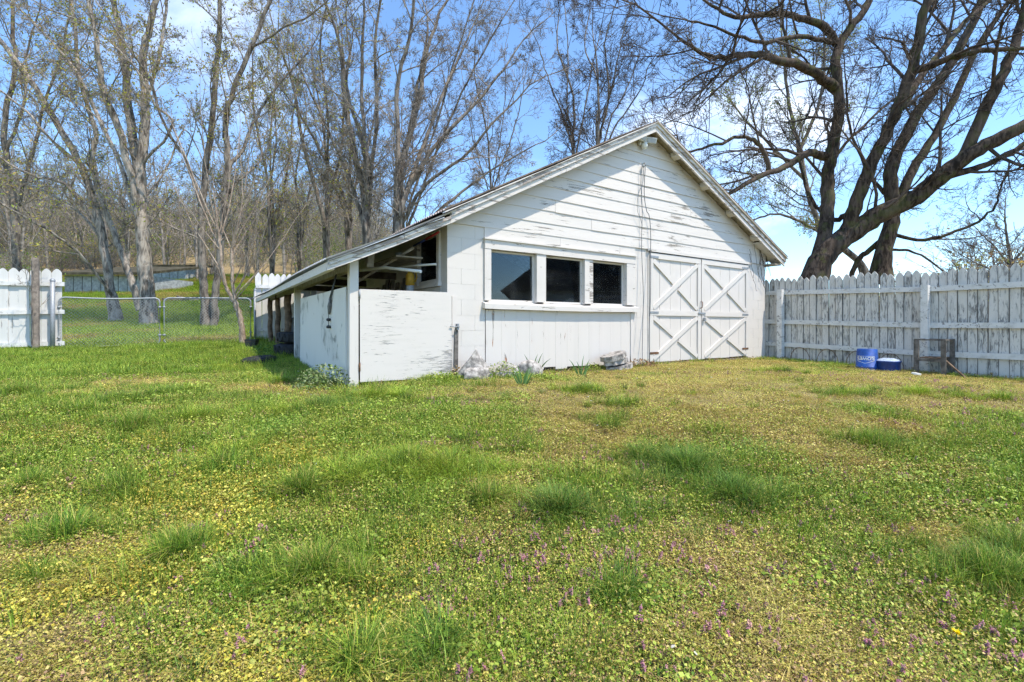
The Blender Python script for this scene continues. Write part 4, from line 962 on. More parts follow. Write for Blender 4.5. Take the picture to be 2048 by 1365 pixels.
# trees straight behind the lean-to roof: vase shaped
TRK = .7
def vase(label, px, base, Y, seed, tops, r0, leaf=None, fork=.35, twig='twig_mid', dens=1.05):
    r = random.Random(seed*7+1); limbs = []; by = base
    for i, (tx, ty) in enumerate(tops):
        fx, fy = px+(tx-px)*.10, by+(ty-by)*fork*r.uniform(.6, 1.1); pts = [(px, by, 0), (px+(fx-px)*.4, by+(fy-by)*.5, r.uniform(-.2, .2)), (fx, fy, r.uniform(-.4, .4))]
        dz = r.uniform(-2.2, 2.2)
        for k in (.35, .7, 1.0):
            e = k**1.15
            pts.append((fx+(tx-fx)*e+r.uniform(-12, 12), fy+(ty-fy)*k, dz*k))
        limbs.append((PX(pts, Y), r0*(1 if i == 0 else r.uniform(.5, .75)), r0*.2))
    return hero('bare_tree', label, limbs, M['bark_mid'], M[twig], seed, dens=dens, clen=(1.2, 3.0), leaf=leaf, P=PL, flare=1.3)
vase('bare tree with many upswept limbs rising behind lean-to roof, left of the pair', 735, 520, 19, 31, [(640, -40), (720, -60), (770, -40), (690, 100), (600, 150)], .26, (.08, 2, .05, YG))
vase('thick forked bare tree rising behind the lean-to roof, right of the pair', 792, 510, 18, 32, [(900, -30), (830, -60), (945, 80), (1010, 130), (985, 250), (850, 60)], .27)
vase('bare tree with arching branches reaching over the shed roof ridge', 800, 500, 21, 33, [(1060, 290), (1010, 40), (960, -40)], .2, fork=.15)
vase('slim bare tree rising in front of the woods left of lean-to', 655, 540, 23, 34, [(560, 60), (650, -20), (620, 140), (700, 120)], .22, (.1, 2, .055, YG))
vase('bare tree with crooked dark stem behind the lean-to eave', 700, 520, 25, 35, [(560, 170), (690, 60), (640, 250), (760, 160)], .2, (.1, 2, .055, YG))
vase('bare upright tree behind the shed roof, nearest the middle', 1150, 400, 20, 36, [(1110, 20), (1140, 10), (1190, 60), (1080, 90)], .13, twig='twig_dark', dens=.75)
vase('bare upright tree behind the shed roof, just left of the peak', 1195, 390, 18.5, 37, [(1190, 60), (1225, 10), (1270, 110), (1250, 40), (1310, 130), (1170, 20)], .13, twig='twig_dark', dens=.7)
vase('thin bare tree behind roof, between the arching and upright ones', 985, 470, 24, 38, [(950, 60), (1010, 110), (1050, 160), (930, 160)], .12)
vase('grey bare trunk standing on the hillside beyond the young tree', 545, 600, 26, 39, [(500, 100), (560, 40), (610, 120), (540, 180)], .18, (.2, 2, .06, YG))
vase('slender bare tree on the hillside left of the lean-to', 600, 580, 29, 40, [(560, 200), (610, 150), (650, 220)], .16, (.2, 2, .065, YG))

TRK = 1.
# young tan tree in front of the gate
PS = dict(PB, nc=[3, 2], n=[6, 4, 3], w=[.05, .12, .15], trop=[.05, .06, .05], sides=[4, 3, 3], ang=[(15, 35), (15, 45)], lr=[.55, .5], rcap=[.014, .006], rmin=.0028)
Y = 10.9
b0 = [(488, 698), (484, 660), (478, 628), (470, 605)]
lim = [(PX(b0, Y), .072, .055, 0)]
lim.append((PX([(474, 615), (458, 590), (445, 545), (440, 500), (437, 470)], Y), .04, .026, .5)); lim.append((PX([(472, 610), (466, 570), (464, 530), (463, 500)], Y), .04, .03, .3))
rr = random.Random(5)
for (sx, sy), (tx, ty) in [((437, 470), (315, 180)), ((440, 500), (350, 265)), ((438, 480), (400, 170)), ((437, 470), (455, 230)), ((445, 545), (330, 330)), ((463, 500), (425, 330)), ((463, 500), (500, 200)), ((463, 500), (550, 170)), ((463, 500), (600, 250)), ((464, 510), (575, 330)), ((463, 505), (480, 300)), ((438, 490), (480, 250)),
                          ((468, 590), (540, 420)), ((468, 595), (590, 440)), ((470, 600), (510, 470)), ((470, 600), (530, 520)), ((466, 570), (520, 400)), ((440, 500), (380, 420))]:
    dz = rr.uniform(-.9, .9); mx, my = sx+(tx-sx)*.45+rr.uniform(-6, 6)+(10 if tx > sx else -10), sy+(ty-sy)*.5
    lim.append((PX([(sx, sy), (mx, my, dz*.5), (tx, ty, dz)], Y), rr.uniform(.012, .02), .004, .5))
hero('young_tree', 'young tan multi-stemmed bare tree in front of right gate', lim, M['bark_tan'], M['bark_tan'], 41, dens=1.6, clen=(.4, 1.0), P=PS, jit=.008, flare=1.25, up=.4)
hero('sapling', 'thin bare sapling standing among the pickets left of the timber post', [(PX([(64, 690), (66, 640), (63, 590), (68, 545), (62, 500)], 9.6), .014, .006)], M['bark_mid'], M['twig_mid'], 42, dens=3, clen=(.3, .8), P=PS, flare=0, jit=.01)

# ------------------------------------------------------------------ instancing of stuff
def scatter(name, pts, rot, scl, pid, protos, label, cat=None, kind='stuff'):
    c = bpy.data.collections.new(name+'_kinds')
    for i, me in enumerate(protos):
        me.name = f'{name}_kind'; o = bpy.data.objects.new(f'{name}_k{i:02d}', me); c.objects.link(o)
    me = bpy.data.meshes.new(name); n = len(pts); me.vertices.add(n); me.vertices.foreach_set('co', np.asarray(pts, np.float32).ravel())
    a = me.attributes.new('rot', 'FLOAT_VECTOR', 'POINT'); a.data.foreach_set('vector', np.asarray(rot, np.float32).ravel())
    a = me.attributes.new('scl', 'FLOAT', 'POINT'); a.data.foreach_set('value', np.asarray(scl, np.float32))
    a = me.attributes.new('pid', 'INT', 'POINT'); a.data.foreach_set('value', np.asarray(pid, np.int32))
    o = obj(name, me); tag(o, label, cat, kind=kind)
    ng = bpy.data.node_groups.new(name+'_scatter', 'GeometryNodeTree')
    ng.interface.new_socket('Geometry', in_out='INPUT', socket_type='NodeSocketGeometry'); ng.interface.new_socket('Geometry', in_out='OUTPUT', socket_type='NodeSocketGeometry')
    gi = ng.nodes.new('NodeGroupInput'); go = ng.nodes.new('NodeGroupOutput'); ip = ng.nodes.new('GeometryNodeInstanceOnPoints')
    ci = ng.nodes.new('GeometryNodeCollectionInfo'); ci.inputs['Collection'].default_value = c; ci.inputs['Separate Children'].default_value = True; ci.inputs['Reset Children'].default_value = True
    def na(nm, ty):
        x = ng.nodes.new('GeometryNodeInputNamedAttribute'); x.data_type = ty; x.inputs['Name'].default_value = nm; return x.outputs['Attribute']
    lk = ng.links.new; lk(gi.outputs[0], ip.inputs['Points']); lk(ci.outputs[0], ip.inputs['Instance']); ip.inputs['Pick Instance'].default_value = True
    lk(na('pid', 'INT'), ip.inputs['Instance Index']); lk(na('rot', 'FLOAT_VECTOR'), ip.inputs['Rotation']); lk(na('scl', 'FLOAT'), ip.inputs['Scale'])
    lk(ip.outputs[0], go.inputs[0]); md = o.modifiers.new('scatter', 'NODES'); md.node_group = ng
    return o
# far hillside wood
def wood_proto(seed, H, leafy):
    r = random.Random(seed); T = Tubes(); tips = []
    PP = dict(n=[9, 6, 4, 3], w=[.05, .16, .2, .2], trop=[.04, .09, .06, .04], sides=[6, 4, 3, 3], nc=[15, 7, 5], ang=[(25, 55), (25, 60), (25, 60)], lr=[.42, .45, .5], rcap=[.07, .03, .014], rmin=.007, taper=.2)
    grow(T, Vector((0, 0, -.4)), Vector((r.uniform(-.1, .1), r.uniform(-.1, .1), 1)).normalized(), H, H*.0115, 0, PP, r, tips)
    me = T.mesh('w', M['twig_far'])
    v = np.array([x.co for x in me.vertices]); f = np.array([p.vertices[:] for p in me.polygons]); k = len(f)
    lm = leaves_mesh('wl', [t for t in tips if r.random() < leafy], r, 2, .10, YG+[(.2, .16, .09)], .25)
    lv = np.array([x.co for x in lm.vertices]); lf = np.array([p.vertices[:] for p in lm.polygons])
    lc = np.zeros(len(lm.vertices)*4, np.float32); lm.attributes['Col'].data.foreach_get('color', lc); lc = lc.reshape(-1, 4)[:, :3]
    return npmesh('w', np.r_[v, lv], np.r_[f, lf+len(v)], [M['twig_far'], M['treeleaf']], False, np.r_[np.full((len(v), 3), .2), lc], np.r_[np.zeros(k), np.ones(len(lf))])
protos = [wood_proto(100+i, h, lf) for i, (h, lf) in enumerate(((15, .25), (12, .5), (17, .15), (10, .7)))]
n = 560; rr = np.random.default_rng(4); Yw = 40+85*rr.random(n); px = rr.uniform(-220, 1000, n); Xw = (px-1024)/F*Yw
keep = ~((Yw > 48) & (Yw < 82) & (Xw > -50) & (Xw < -24) & (rr.random(n) < .8)); keep &= ~((px > 760) & (Yw < 70))
Xw, Yw = Xw[keep], Yw[keep]; n = len(Xw)
scatter('far_woodland', np.c_[Xw, Yw, gz(Xw, Yw)], np.c_[np.zeros(n), np.zeros(n), rr.uniform(0, 6.28, n)], rr.uniform(.42, .92, n), rr.integers(0, 4, n), protos, 'hazy budding woodland covering the far hillside', 'woodland')
# understory brush
def brush_proto(seed, leafy, cols):
    r = random.Random(seed); T = Tubes(); tips = []
    PP = dict(n=[5, 4, 3], w=[.14, .2, .2], trop=[.06, .05, .04], sides=[4, 3, 3], nc=[6, 4], ang=[(20, 50), (25, 60)], lr=[.5, .5], rcap=[.012, .007], rmin=.005, taper=.3)
    for _ in range(9):
        a = r.uniform(0, 6.28); grow(T, Vector((r.gauss(0, .15), r.gauss(0, .15), -.1)), Vector((math.cos(a)*.5, math.sin(a)*.5, 1)).normalized(), r.uniform(1.2, 2.4), .018, 0, PP, r, tips)
    me = T.mesh('b', M['twig_far']); v = np.array([x.co for x in me.vertices]); f = np.array([p.vertices[:] for p in me.polygons]); k = len(f)
    lm = leaves_mesh('bl', [t for t in tips if r.random() < leafy], r, 3, .05, cols, .12)
    lv = np.array([x.co for x in lm.vertices]); lf = np.array([p.vertices[:] for p in lm.polygons])
    lc = np.zeros(len(lm.vertices)*4, np.float32); lm.attributes['Col'].data.foreach_get('color', lc); lc = lc.reshape(-1, 4)[:, :3]
    return npmesh('b', np.r_[v, lv], np.r_[f, lf+len(v)], [M['twig_far'], M['treeleaf']], False, np.r_[np.full((len(v), 3), .2), lc], np.r_[np.zeros(k), np.ones(len(lf))])
protos = [brush_proto(200, .75, GR), brush_proto(201, .5, YG), brush_proto(202, .08, [(.25, .17, .1)]), brush_proto(203, .9, GR)]
n = 1500; rr = np.random.default_rng(6); Yw = 23+110*rr.random(n); px = rr.uniform(-120, 880, n)
keep = ~((px > 60) & (px < 640) & (Yw < 46)); keep &= ~((px > 300) & (px < 600) & (Yw < 80) & (rr.random(n) < .75)); keep &= ~((px < 100) & (Yw < 26)); Xw = (px-1024)/F*Yw; Xw, Yw = Xw[keep], Yw[keep]; n = len(Xw)
scatter('hillside_brush', np.c_[Xw, Yw, gz(Xw, Yw)], np.c_[np.zeros(n), np.zeros(n), rr.uniform(0, 6.28, n)], rr.uniform(.6, 1.5, n)*np.interp(Yw, [30, 120], [1, 2.6]), rr.integers(0, 4, n), protos, 'tangled green and brown brush on the hillside behind the sheds', 'brush')
n = 130; Yw = 22+26*rr.random(n); px = 1540+620*rr.random(n)**.6; Xw = (px-1024)/F*Yw
scatter('fence_brush', np.c_[Xw, Yw, gz(Xw, Yw)], np.c_[np.zeros(n), np.zeros(n), rr.uniform(0, 6.28, n)], rr.uniform(.5, .95, n)*np.interp(px, [1540, 1850, 2050], [1.1, 1.9, 3.2]), rr.integers(1, 3, n), protos, 'low brush seen just over the right picket fence', 'brush')
# ------------------------------------------------------------------ lawn: weeds, grass, flowers
def pack(V, Fq, C, mat):
    return npmesh('k', np.array(V), np.array(Fq), mat, False, np.array(C))
def leaf4(V, Fq, C, c, a, b, s, wd, cc, droop=.0):
    k = len(V); V += [c, c+a*s*.45+b*s*wd, c+a*s+np.array([0, 0, -droop*s]), c+a*s*.45-b*s*wd]; Fq.append((k, k+1, k+2, k+3)); C += [cc*.95, cc, cc*1.04, cc]
def rdir(r, up):
    a = np.array([r.normal(), r.normal(), r.normal()*up]); return a/np.linalg.norm(a)
def weed(seed, n, Rr, smin, smax, hmax, cols):
    r = np.random.default_rng(seed); V, Fq, C = [], [], []
    for _ in range(n):
        rad = Rr*math.sqrt(r.random()); an = r.uniform(0, 6.283); z = hmax*r.random()**1.5*(1-.6*(rad/Rr)**2)+.003
        c = np.array([rad*math.cos(an), rad*math.sin(an), z]); a = rdir(r, .5); b = np.cross(a, rdir(r, 2.4)); b /= np.linalg.norm(b)+1e-6
        leaf4(V, Fq, C, c, a, b, r.uniform(smin, smax), r.uniform(.3, .55), np.array(cols[r.integers(len(cols))])*r.uniform(.68, 1.25), .2)
    return pack(V, Fq, C, M['leaf'])
def tuft(seed, n, base, lmin, lmax, lean, cols, wd=.0022, flat=0):
    r = np.random.default_rng(seed); V, Fq, C = [], [], []
    for _ in range(n):
        an = r.uniform(0, 6.283); rad = base*math.sqrt(r.random()); p = np.array([rad*math.cos(an), rad*math.sin(an), -.005])
        an2 = an+r.normal()*.9; d = np.array([math.cos(an2), math.sin(an2), 0.]); sd = np.array([-d[1], d[0], 0.]); L = r.uniform(lmin, lmax); ln = lean*r.uniform(.2, 1.3)
        cc = np.array(cols[r.integers(len(cols))])*r.uniform(.65, 1.3); w_ = wd*r.uniform(.7, 1.3); k = len(V); N = 4
        for j in range(N):
            t = j/(N-1); up = L*(t-.38*min(1.6, ln)*t*t)*(1-flat); hz = L*ln*t*t*.75+L*flat*t
            q = p+d*hz+np.array([0, 0, up]); ww = w_*(1-t*.9); V += [q-sd*ww, q+sd*ww]; C += [cc*(.9+.15*t)]*2
            if j: b_ = k+2*(j-1); Fq.append((b_, b_+1, b_+3, b_+2))
    return pack(V, Fq, C, M['grass'])
def nettle(seed, n, Rr, hmin, hmax, cols, pur):
    r = np.random.default_rng(seed); V, Fq, C = [], [], []
    for _ in range(n):
        an = r.uniform(0, 6.283); rad = Rr*math.sqrt(r.random()); p = np.array([rad*math.cos(an), rad*math.sin(an), 0]); h = r.uniform(hmin, hmax); tl = np.array([r.normal()*.15, r.normal()*.15, 1])
        for wl in range(6):
            z = h*(.25+.75*wl/5); top = wl >= 3
            for q in range(4 if not top else 6):
                a = r.uniform(0, 6.283); d = np.array([math.cos(a), math.sin(a), -.25 if not top else -.5]); b = np.array([-math.sin(a), math.cos(a), 0]); s = (.017 if not top else .0115)*r.uniform(.7, 1.2)
                cc = np.array(cols[r.integers(len(cols))] if not top else pur[r.integers(len(pur))])*r.uniform(.7, 1.3)
                leaf4(V, Fq, C, p+tl*z, d, b, s, .42, cc, .2)
            if top:
                for q in range(2):
                    a = r.uniform(0, 6.283); d = np.array([math.cos(a), math.sin(a), .5]); b = np.array([-math.sin(a), math.cos(a), 0]); leaf4(V, Fq, C, p+tl*z, d, b, .011, .25, np.array([.46, .24, .28])*r.uniform(.8, 1.2))
    return pack(V, Fq, C, M['leaf'])
GW = [(0.3, 0.375, 0.06), (0.36, 0.425, 0.085), (0.195, 0.275, 0.04), (0.44, 0.47, 0.12)]
YW = [(0.54, 0.48, 0.115), (0.47, 0.45, 0.1), (0.62, 0.51, 0.15), (0.41, 0.41, 0.09)]
TW = [(0.62, 0.51, 0.17), (0.55, 0.42, 0.15), (0.68, 0.56, 0.22), (0.47, 0.42, 0.11), (0.4, 0.27, 0.14), (0.34, 0.22, 0.13)]
OW = [(0.62, 0.47, 0.088), (0.55, 0.48, 0.096), (0.45, 0.44, 0.08)]
GG = [(0.14, 0.245, 0.04), (0.19, 0.3, 0.05), (0.095, 0.18, 0.027), (0.27, 0.36, 0.075)]
LG = [(0.36, 0.46, 0.07), (0.43, 0.5, 0.09), (0.28, 0.41, 0.055)]
BG = [(.125, .22, .045), (.18, .28, .065), (.085, .16, .03)]
PU = [(.37, .14, .19), (.40, .18, .22), (.30, .13, .15), (.38, .23, .18)]
weeds = [weed(1, 440, .17, .005, .012, .055, GW+GG), weed(2, 430, .17, .004, .011, .045, YW+GW+TW[4:]), weed(3, 520, .17, .004, .010, .024, TW+YW[:1]), weed(4, 230, .16, .009, .022, .05, GW),
         weed(5, 380, .17, .007, .013, .028, OW+YW), weed(6, 450, .17, .006, .011, .022, YW+TW), tuft(7, 150, .17, .03, .07, .9, GG+LG, .0017), tuft(8, 160, .17, .03, .08, 1.2, TW+YW, .0015, .4), tuft(9, 140, .16, .05, .11, .9, LG+GG, .0019)]
def in_shed(X, Y, pad=0.):
    dx, dy = X-P0.x, Y-P0.y; t = dx*CU+dy*SU; s = -dx*SU+dy*CU
    return (t > .0-pad) & (t < 8.75+pad) & (s > .0-pad) & (s < 8.4)
rr = np.random.default_rng(17)
def lawn_pts(n, ylo, yhi, pxlo=-120, pxhi=2170, pw=1.):
    """uniform per ground area inside the widened view wedge"""
    Y = np.sqrt(rr.uniform(ylo**2, yhi**2, n)); px = rr.uniform(pxlo, pxhi, n); X = (px-1024)/F*Y
    k = ~in_shed(X, Y); return X[k], Y[k]
def fence_side(X, Y):     # left of the right-hand fence
    dx, dy = X-P0.x, Y-P0.y; return (dx*CU+dy*SU) < 8.80
def back_line(X, Y): dx, dy = X-P0.x, Y-P0.y; return (-dx*SU+dy*CU)
XA, YA = lawn_pts(6400, 1.1, 4.2); XB, YB = lawn_pts(12000, 4.2, 11.5); X = np.r_[XA, XB]; Yv = np.r_[YA, YB]
k = fence_side(X, Yv) & (back_line(X, Yv) < 8.5); X, Yv = X[k], Yv[k]
dr = dryness(X, Yv); u = rr.random(len(X)); far = back_line(X, Yv) > 2.6; lush = far & (X < -2) & (rr.random(len(X)) < .8)
u2 = rr.random(len(X))
pid = np.where(dr > .62, np.where(u < .42, 2, np.where(u < .7, 5, np.where(u < .85, 7, 1))), np.where(dr > .38, np.where(u < .28, 1, np.where(u < .5, 5, np.where(u < .68, 0, np.where(u < .8, 6, np.where(u < .9, 3, 2))))), np.where(u < .34, 0, np.where(u < .56, 3, np.where(u < .68, 6, np.where(u < .92, 1, 8))))))
org = (X < -.4) & (Yv < 3.6) & (fbm(X*1.3, Yv*1.3, 31) > .54); pid = np.where(org & (u2 < .6), 4, pid)
pid = np.where((u2 > .76) & ~lush, np.where(dr > .6, 7, np.where(u2 > .88, 6, 8)), pid)
pid = np.where(lush, np.where(u < .45, 8, np.where(u < .75, 6, np.where(u < .9, 0, 1))), pid)
n = len(X); scl = rr.uniform(.55, 1.5, n)*np.where(lush, 1.25, 1.)*np.where(Yv < 2.6, .9, 1.)
scatter('lawn_weeds', np.c_[X, Yv, gz(X, Yv)-.004], np.c_[rr.normal(0, .06, n), rr.normal(0, .06, n), rr.uniform(0, 6.28, n)], scl, pid, weeds, 'mixed low weeds and short grass carpeting the yard', 'lawn')
# grass tufts where the photograph shows them
tufts = [tuft(21, 90, .06, .07, .2, 1.1, GG+GG+LG+TW[:1]), tuft(22, 110, .08, .06, .17, 1.3, LG+LG+YW[:1]), tuft(23, 90, .07, .08, .21, 1.2, BG+GG+TW[:1]), tuft(24, 70, .07, .05, .14, 1.5, GG+LG+YW[:1])]
spots = [(270, 860, .45, 34, 0), (225, 985, .16, 8, 0), (330, 790, .4, 14, 3), (450, 942, .16, 9, 0), (600, 990, .2, 14, 0), (700, 960, .3, 18, 1), (880, 945, .6, 95, 1), (800, 930, .5, 45, 1), (980, 1012, .2, 16, 0), (1112, 1035, .3, 34, 2), (1360, 945, .4, 40, 2), (1470, 1000, .35, 34, 2), (1280, 920, .35, 18, 3), (1740, 893, .28, 20, 0), (1985, 1170, .3, 40, 0), (2040, 1120, .3, 20, 0), (370, 1110, .18, 12, 0), (640, 1150, .3, 22, 0), (540, 1180, .25, 14, 3), (1170, 785, .3, 16, 1), (1255, 812, .22, 10, 0), (750, 795, .5, 24, 1), (640, 818, .25, 10, 2), (1220, 852, .3, 12, 3), (400, 838, .35, 20, 1), (60, 980, .25, 12, 0), (130, 1080, .2, 10, 0), (100, 1160, .15, 8, 3), (1560, 745, .5, 18, 1), (1690, 790, .5, 16, 3), (1850, 920, .3, 8, 3), (560, 830, .3, 12, 1), (780, 880, .3, 8, 3), (240, 800, .5, 16, 3), (720, 1330, .2, 14, 3), (880, 1310, .22, 16, 3), (1230, 1200, .12, 5, 3), (480, 905, .3, 8, 1), (160, 830, .4, 14, 0), (1050, 905, .3, 8, 3), (930, 885, .3, 8, 3), (1840, 790, .6, 14, 1), (2000, 800, .4, 10, 1), (130, 730, 1.0, 40, 1), (330, 720, 1.0, 40, 1), (30, 790, .8, 24, 0), (450, 740, .6, 24, 1), (560, 770, .3, 10, 0)]
PT, RO, SC, ID = [], [], [], []
for (px, py, rad, cnt, kd) in spots:
    q = gp(px, py)
    for _ in range(int(cnt*2)):
        a = rr.uniform(0, 6.283); d = abs(rr.normal(0, .7))*rad; x, y = q.x+1.35*d*math.cos(a), q.y+d*math.sin(a)*.7
        if in_shed(np.array(x), np.array(y), .05): continue
        PT.append((x, y, g(x, y))); RO.append((rr.normal(0, .1), rr.normal(0, .1), rr.uniform(0, 6.28))); SC.append(rr.uniform(.6, 1.2)*(1-.4*min(1, d/rad))); ID.append(kd if rr.random() < .75 else rr.integers(0, 4))
X2, Y2 = lawn_pts(900, 1.3, 11); kk = fence_side(X2, Y2) & (fbm(X2*.9, Y2*.9, 77) > .5); X2, Y2 = X2[kk], Y2[kk]
for x, y in zip(X2, Y2): PT.append((x, y, g(x, y))); RO.append((0, 0, rr.uniform(0, 6.28))); SC.append(rr.uniform(.3, .65)); ID.append(rr.integers(0, 4))
# a fringe along walls and fence
for _ in range(260):
    w_ = rr.random()
    if w_ < .45: q = L2W(rr.uniform(.1, 8.7), rr.normal(-.14, .06))
    elif w_ < .8: q = L2W(8.72-abs(rr.normal(0, .12)), rr.uniform(-5.5, -.1))
    else: q = L2W(-.14-abs(rr.normal(0, .1)), rr.uniform(.1, 4.5))
    PT.append((q.x, q.y, g(q.x, q.y))); RO.append((0, 0, rr.uniform(0, 6.28))); SC.append(rr.uniform(.3, .75)); ID.append(rr.integers(0, 4))
scatter('grass_tufts', PT, RO, SC, ID, tufts, 'longer green grass tufts dotted over the yard', 'grass')
# purple dead-nettle
net = [nettle(31, 3, .06, .05, .09, GW, PU), nettle(32, 2, .05, .04, .08, GW+YW, PU), nettle(33, 4, .09, .04, .08, YW, PU)]
X3, Y3 = lawn_pts(9000, 1.2, 8.5); dens = fbm(X3*.8, Y3*.8, 41)+.14*sm((-X3)/2)*sm((4.5-Y3)/2)+.10*sm((2.8-Y3)/1.5); kk = (dens > .57) & fence_side(X3, Y3) & (rr.random(len(X3)) < np.where(Y3 > 5, .3, .55)); X3, Y3 = X3[kk], Y3[kk]
q = gp(1130, 1100); xa, ya = q.x+rr.normal(0, .35, 70), q.y+rr.normal(0, .28, 70); q = gp(1700, 1290); xb, yb = q.x+rr.normal(0, .45, 22), q.y+rr.normal(0, .2, 22); q = gp(200, 960); xc, yc = q.x+rr.normal(0, .5, 24), q.y+rr.normal(0, .35, 24)
X3, Y3 = np.r_[X3, xa, xb, xc], np.r_[Y3, ya, yb, yc]; n = len(X3)
scatter('dead_nettle', np.c_[X3, Y3, gz(X3, Y3)], np.c_[rr.normal(0, .12, n), rr.normal(0, .12, n), rr.uniform(0, 6.28, n)], rr.uniform(.4, .8, n), rr.integers(0, 3, n), net, 'purple-topped dead-nettle flowers scattered through the lawn', 'wildflowers')
# pale fallen petals and dry leaves
def litter(seed, n, s, cols):
    r = np.random.default_rng(seed); V, Fq, C = [], [], []
    for _ in range(n): leaf4(V, Fq, C, np.array([r.normal()*.04, r.normal()*.04, .035+r.random()*.02]), rdir(r, .5), rdir(r, .5), s*r.uniform(.6, 1.2), .5, np.array(cols[r.integers(len(cols))]), .1)
    return pack(V, Fq, C, M['leaf'])
lit = [litter(51, 3, .022, [(.75, .72, .7)]), litter(52, 2, .028, [(.42, .24, .1), (.36, .26, .14)]), litter(53, 3, .022, [(.5, .4, .24)])]
X4, Y4 = lawn_pts(260, 1.3, 7); kk = fence_side(X4, Y4); X4, Y4 = X4[kk], Y4[kk]
for _ in range(420):
    q = L2W(rr.uniform(.05, 8.7), -.05-abs(rr.normal(0, .12))) if rr.random() < .6 else L2W(8.86-abs(rr.normal(0, .13)), rr.uniform(-5, -.1))
    X4, Y4 = np.append(X4, q.x), np.append(Y4, q.y)
n = len(X4)
scatter('leaf_litter', np.c_[X4, Y4, gz(X4, Y4)], np.c_[np.zeros(n), np.zeros(n), rr.uniform(0, 6.28, n)], rr.uniform(.6, 1.1, n), np.where(np.arange(n) > n-421, rr.choice([1, 1, 2], n), rr.choice([0, 1, 1, 2, 2, 2], n)), lit, 'pale petals and dry leaves littering the yard', 'leaf litter')
# meadow beyond the gate
mg = [tuft(61, 110, .26, .08, .2, .9, GG+LG, .004), tuft(62, 110, .28, .06, .16, 1.1, LG, .004), tuft(63, 100, .28, .08, .2, 1.1, TW+LG, .004)]
Y5 = np.sqrt(rr.uniform(11**2, 46**2, 21000)); X5 = (rr.uniform(-120, 660, 21000)-1024)/F*Y5; kk = back_line(X5, Y5) > 8.3; X5, Y5 = X5[kk], Y5[kk]; n = len(X5)
dm = fbm(X5*.5, Y5*.5, 91)
scatter('meadow_grass', np.c_[X5, Y5, gz(X5, Y5)], np.c_[np.zeros(n), np.zeros(n), rr.uniform(0, 6.28, n)], rr.uniform(.6, 1.3, n)*np.interp(Y5, [11, 30, 46], [1, 1.6, 2.2]), np.where(dm > .56, 2, np.where(rr.random(n) < .5, 0, 1)), mg, 'rough green meadow grass beyond the gates', 'grass')

# ------------------------------------------------------------------ single plants
def single(name, label, cat, me, loc, group=None, rz=0):
    o = thing(name, label, cat, loc, rz, group); obj('leaves', me, o); return o
def iris(seed, n, hmax):
    r = np.random.default_rng(seed); V, Fq, C = [], [], []
    for i in range(n):
        a = (i/(n-1)-.5)*.85+r.normal()*.1; d = np.array([math.sin(a), r.normal()*.15, math.cos(a)]); d /= np.linalg.norm(d); sd = np.array([math.cos(a), 0, -math.sin(a)]); L = hmax*r.uniform(.6, 1); k = len(V); cc = np.array([.10, .19, .06])*r.uniform(.8, 1.3)
        for j in range(5):
            t = j/4; q = np.array([(i/(n-1)-.5)*.08, r.normal()*.004, 0])+d*L*t+np.array([np.sign(a)*.12*L*t**3, 0, -.1*L*t**3*abs(a)*2]); w_ = .010*(1-t**2.5*.97); V += [q-sd*w_, q+sd*w_]; C += [cc*(.8+.3*t)]*2
            if j: b_ = k+2*(j-1); Fq.append((b_, b_+1, b_+3, b_+2))
    return pack(V, Fq, C, M['grass'])
q = gp(1045, 772); single('iris_plant', 'fan of green iris blades in front of the boulders', 'iris', iris(1, 8, .27), (q.x, q.y, q.z-.01), rz=.2)
q = gp(1163, 754); single('iris_plant', 'fan of green iris blades left of the flagstone pile', 'iris', iris(2, 8, .33), (q.x, q.y, q.z-.01), rz=.3)
q = L2W(2.42, -.15); single('iris_plant', 'small iris sprout behind the white boulder against the wall', 'iris', iris(3, 5, .36), (q.x, q.y, g(q.x, q.y)))
def bushy(seed, n, rx, ry, h, s, cols):
    r = np.random.default_rng(seed); V, Fq, C = [], [], []
    for _ in range(n):
        a = r.uniform(0, 6.283); e = r.random()**.5; z = h*r.random()**.7*math.sqrt(max(.05, 1-e*e)); c = np.array([rx*e*math.cos(a), ry*e*math.sin(a), z]); d = rdir(r, .6); b = np.cross(d, rdir(r, 2)); b /= np.linalg.norm(b)+1e-6
        leaf4(V, Fq, C, c, d, b, s*r.uniform(.6, 1.3), .45, np.array(cols[r.integers(len(cols))])*r.uniform(.7, 1.25), .2)
    return pack(V, Fq, C, M['leaf'])
PV = [(.25, .31, .12), (.33, .37, .19), (.19, .26, .09)]
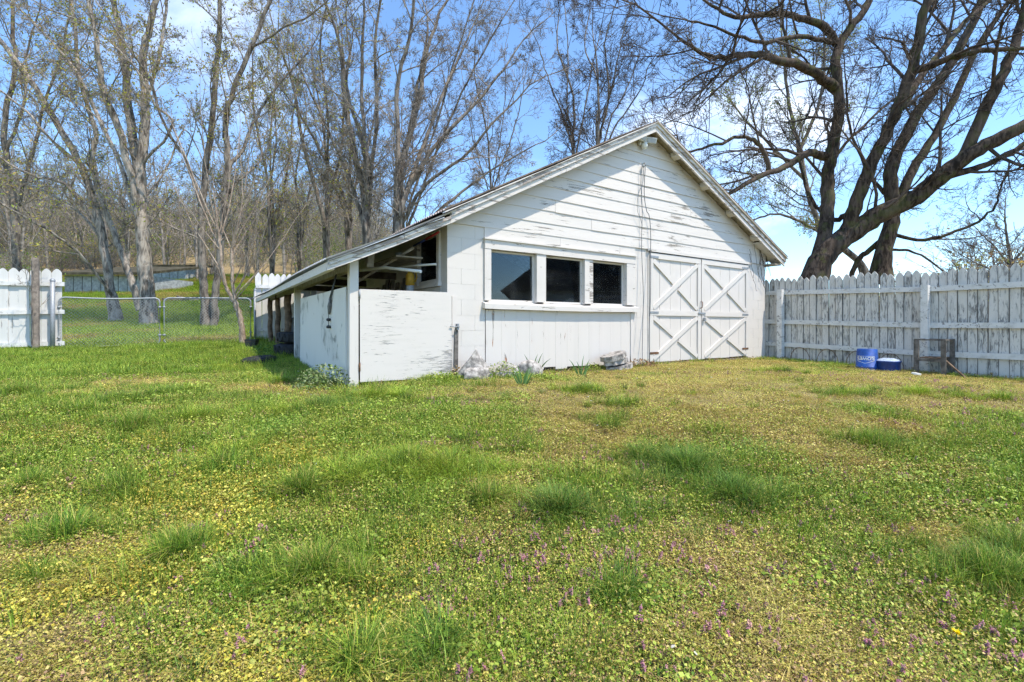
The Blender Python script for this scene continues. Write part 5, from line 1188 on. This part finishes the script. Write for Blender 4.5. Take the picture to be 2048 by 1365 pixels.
q = L2W(-.28, .12); single('leafy_shrub', 'pale green variegated shrub at the foot of the corner post', 'shrub', bushy(1, 900, .34, .28, .30, .03, PV), (q.x, q.y, g(q.x, q.y)-.02))
q = L2W(1.72, -.42); single('leafy_weed', 'dark green leafy weed clump right of the pointed stone', 'weed', bushy(2, 600, .26, .16, .24, .022, GG+GW), (q.x, q.y, g(q.x, q.y)-.02))
q = L2W(1.0, -.22); single('leafy_weed', 'low leafy weed clump under the lean-to front panel', 'weed', bushy(3, 420, .3, .13, .14, .022, GW+LG), (q.x, q.y, g(q.x, q.y)-.02))
q = L2W(3.45, -.2); single('leafy_weed', 'small leafy weed clump left of the flagstones', 'weed', bushy(4, 260, .17, .12, .16, .022, GW), (q.x, q.y, g(q.x, q.y)-.02))
q = L2W(-.5, 4.6); single('leafy_weed', 'tall shaded weeds along the lean-to open side', 'weed', bushy(5, 700, .2, .8, .24, .03, BG+GG), (q.x, q.y, g(q.x, q.y)-.02), rz=TH)
q = L2W(1.24, -.15); single('dry_weed', 'rusty dry weed clump below the broken plank', 'weed', bushy(6, 160, .08, .06, .16, .025, [(.34, .2, .1), (.4, .28, .15)]), (q.x, q.y, g(q.x, q.y)))
q = L2W(4.5, -.25); single('dry_weed', 'brown dry weed clump at the foot of the cables', 'weed', bushy(7, 260, .26, .12, .15, .03, [(.34, .22, .13), (.42, .32, .2), (.3, .17, .1)]), (q.x, q.y, g(q.x, q.y)))
q = gp(1911, 1300); dn = thing('dandelion', 'single yellow dandelion flower in the right foreground', 'flower', (q.x, q.y, q.z))
MB().tube([(0, 0, 0), (.004, 0, .05)], .0022, 6).build('stem', plain('stem_green', (.14, .2, .05)), dn)
V, Fq, C = [], [], []; r5 = np.random.default_rng(5)
for k_ in range(60):
    a = r5.uniform(0, 6.283); d = np.array([math.cos(a), math.sin(a), r5.uniform(.1, .9)]); d /= np.linalg.norm(d); leaf4(V, Fq, C, np.array([.004, 0, .05]), d, np.array([-math.sin(a), math.cos(a), 0]), .02*r5.uniform(.6, 1), .13, np.array([.75, .55, .02]))
obj('petals', pack(V, Fq, C, M['leaf']), dn)
bpy.context.view_layer.update()
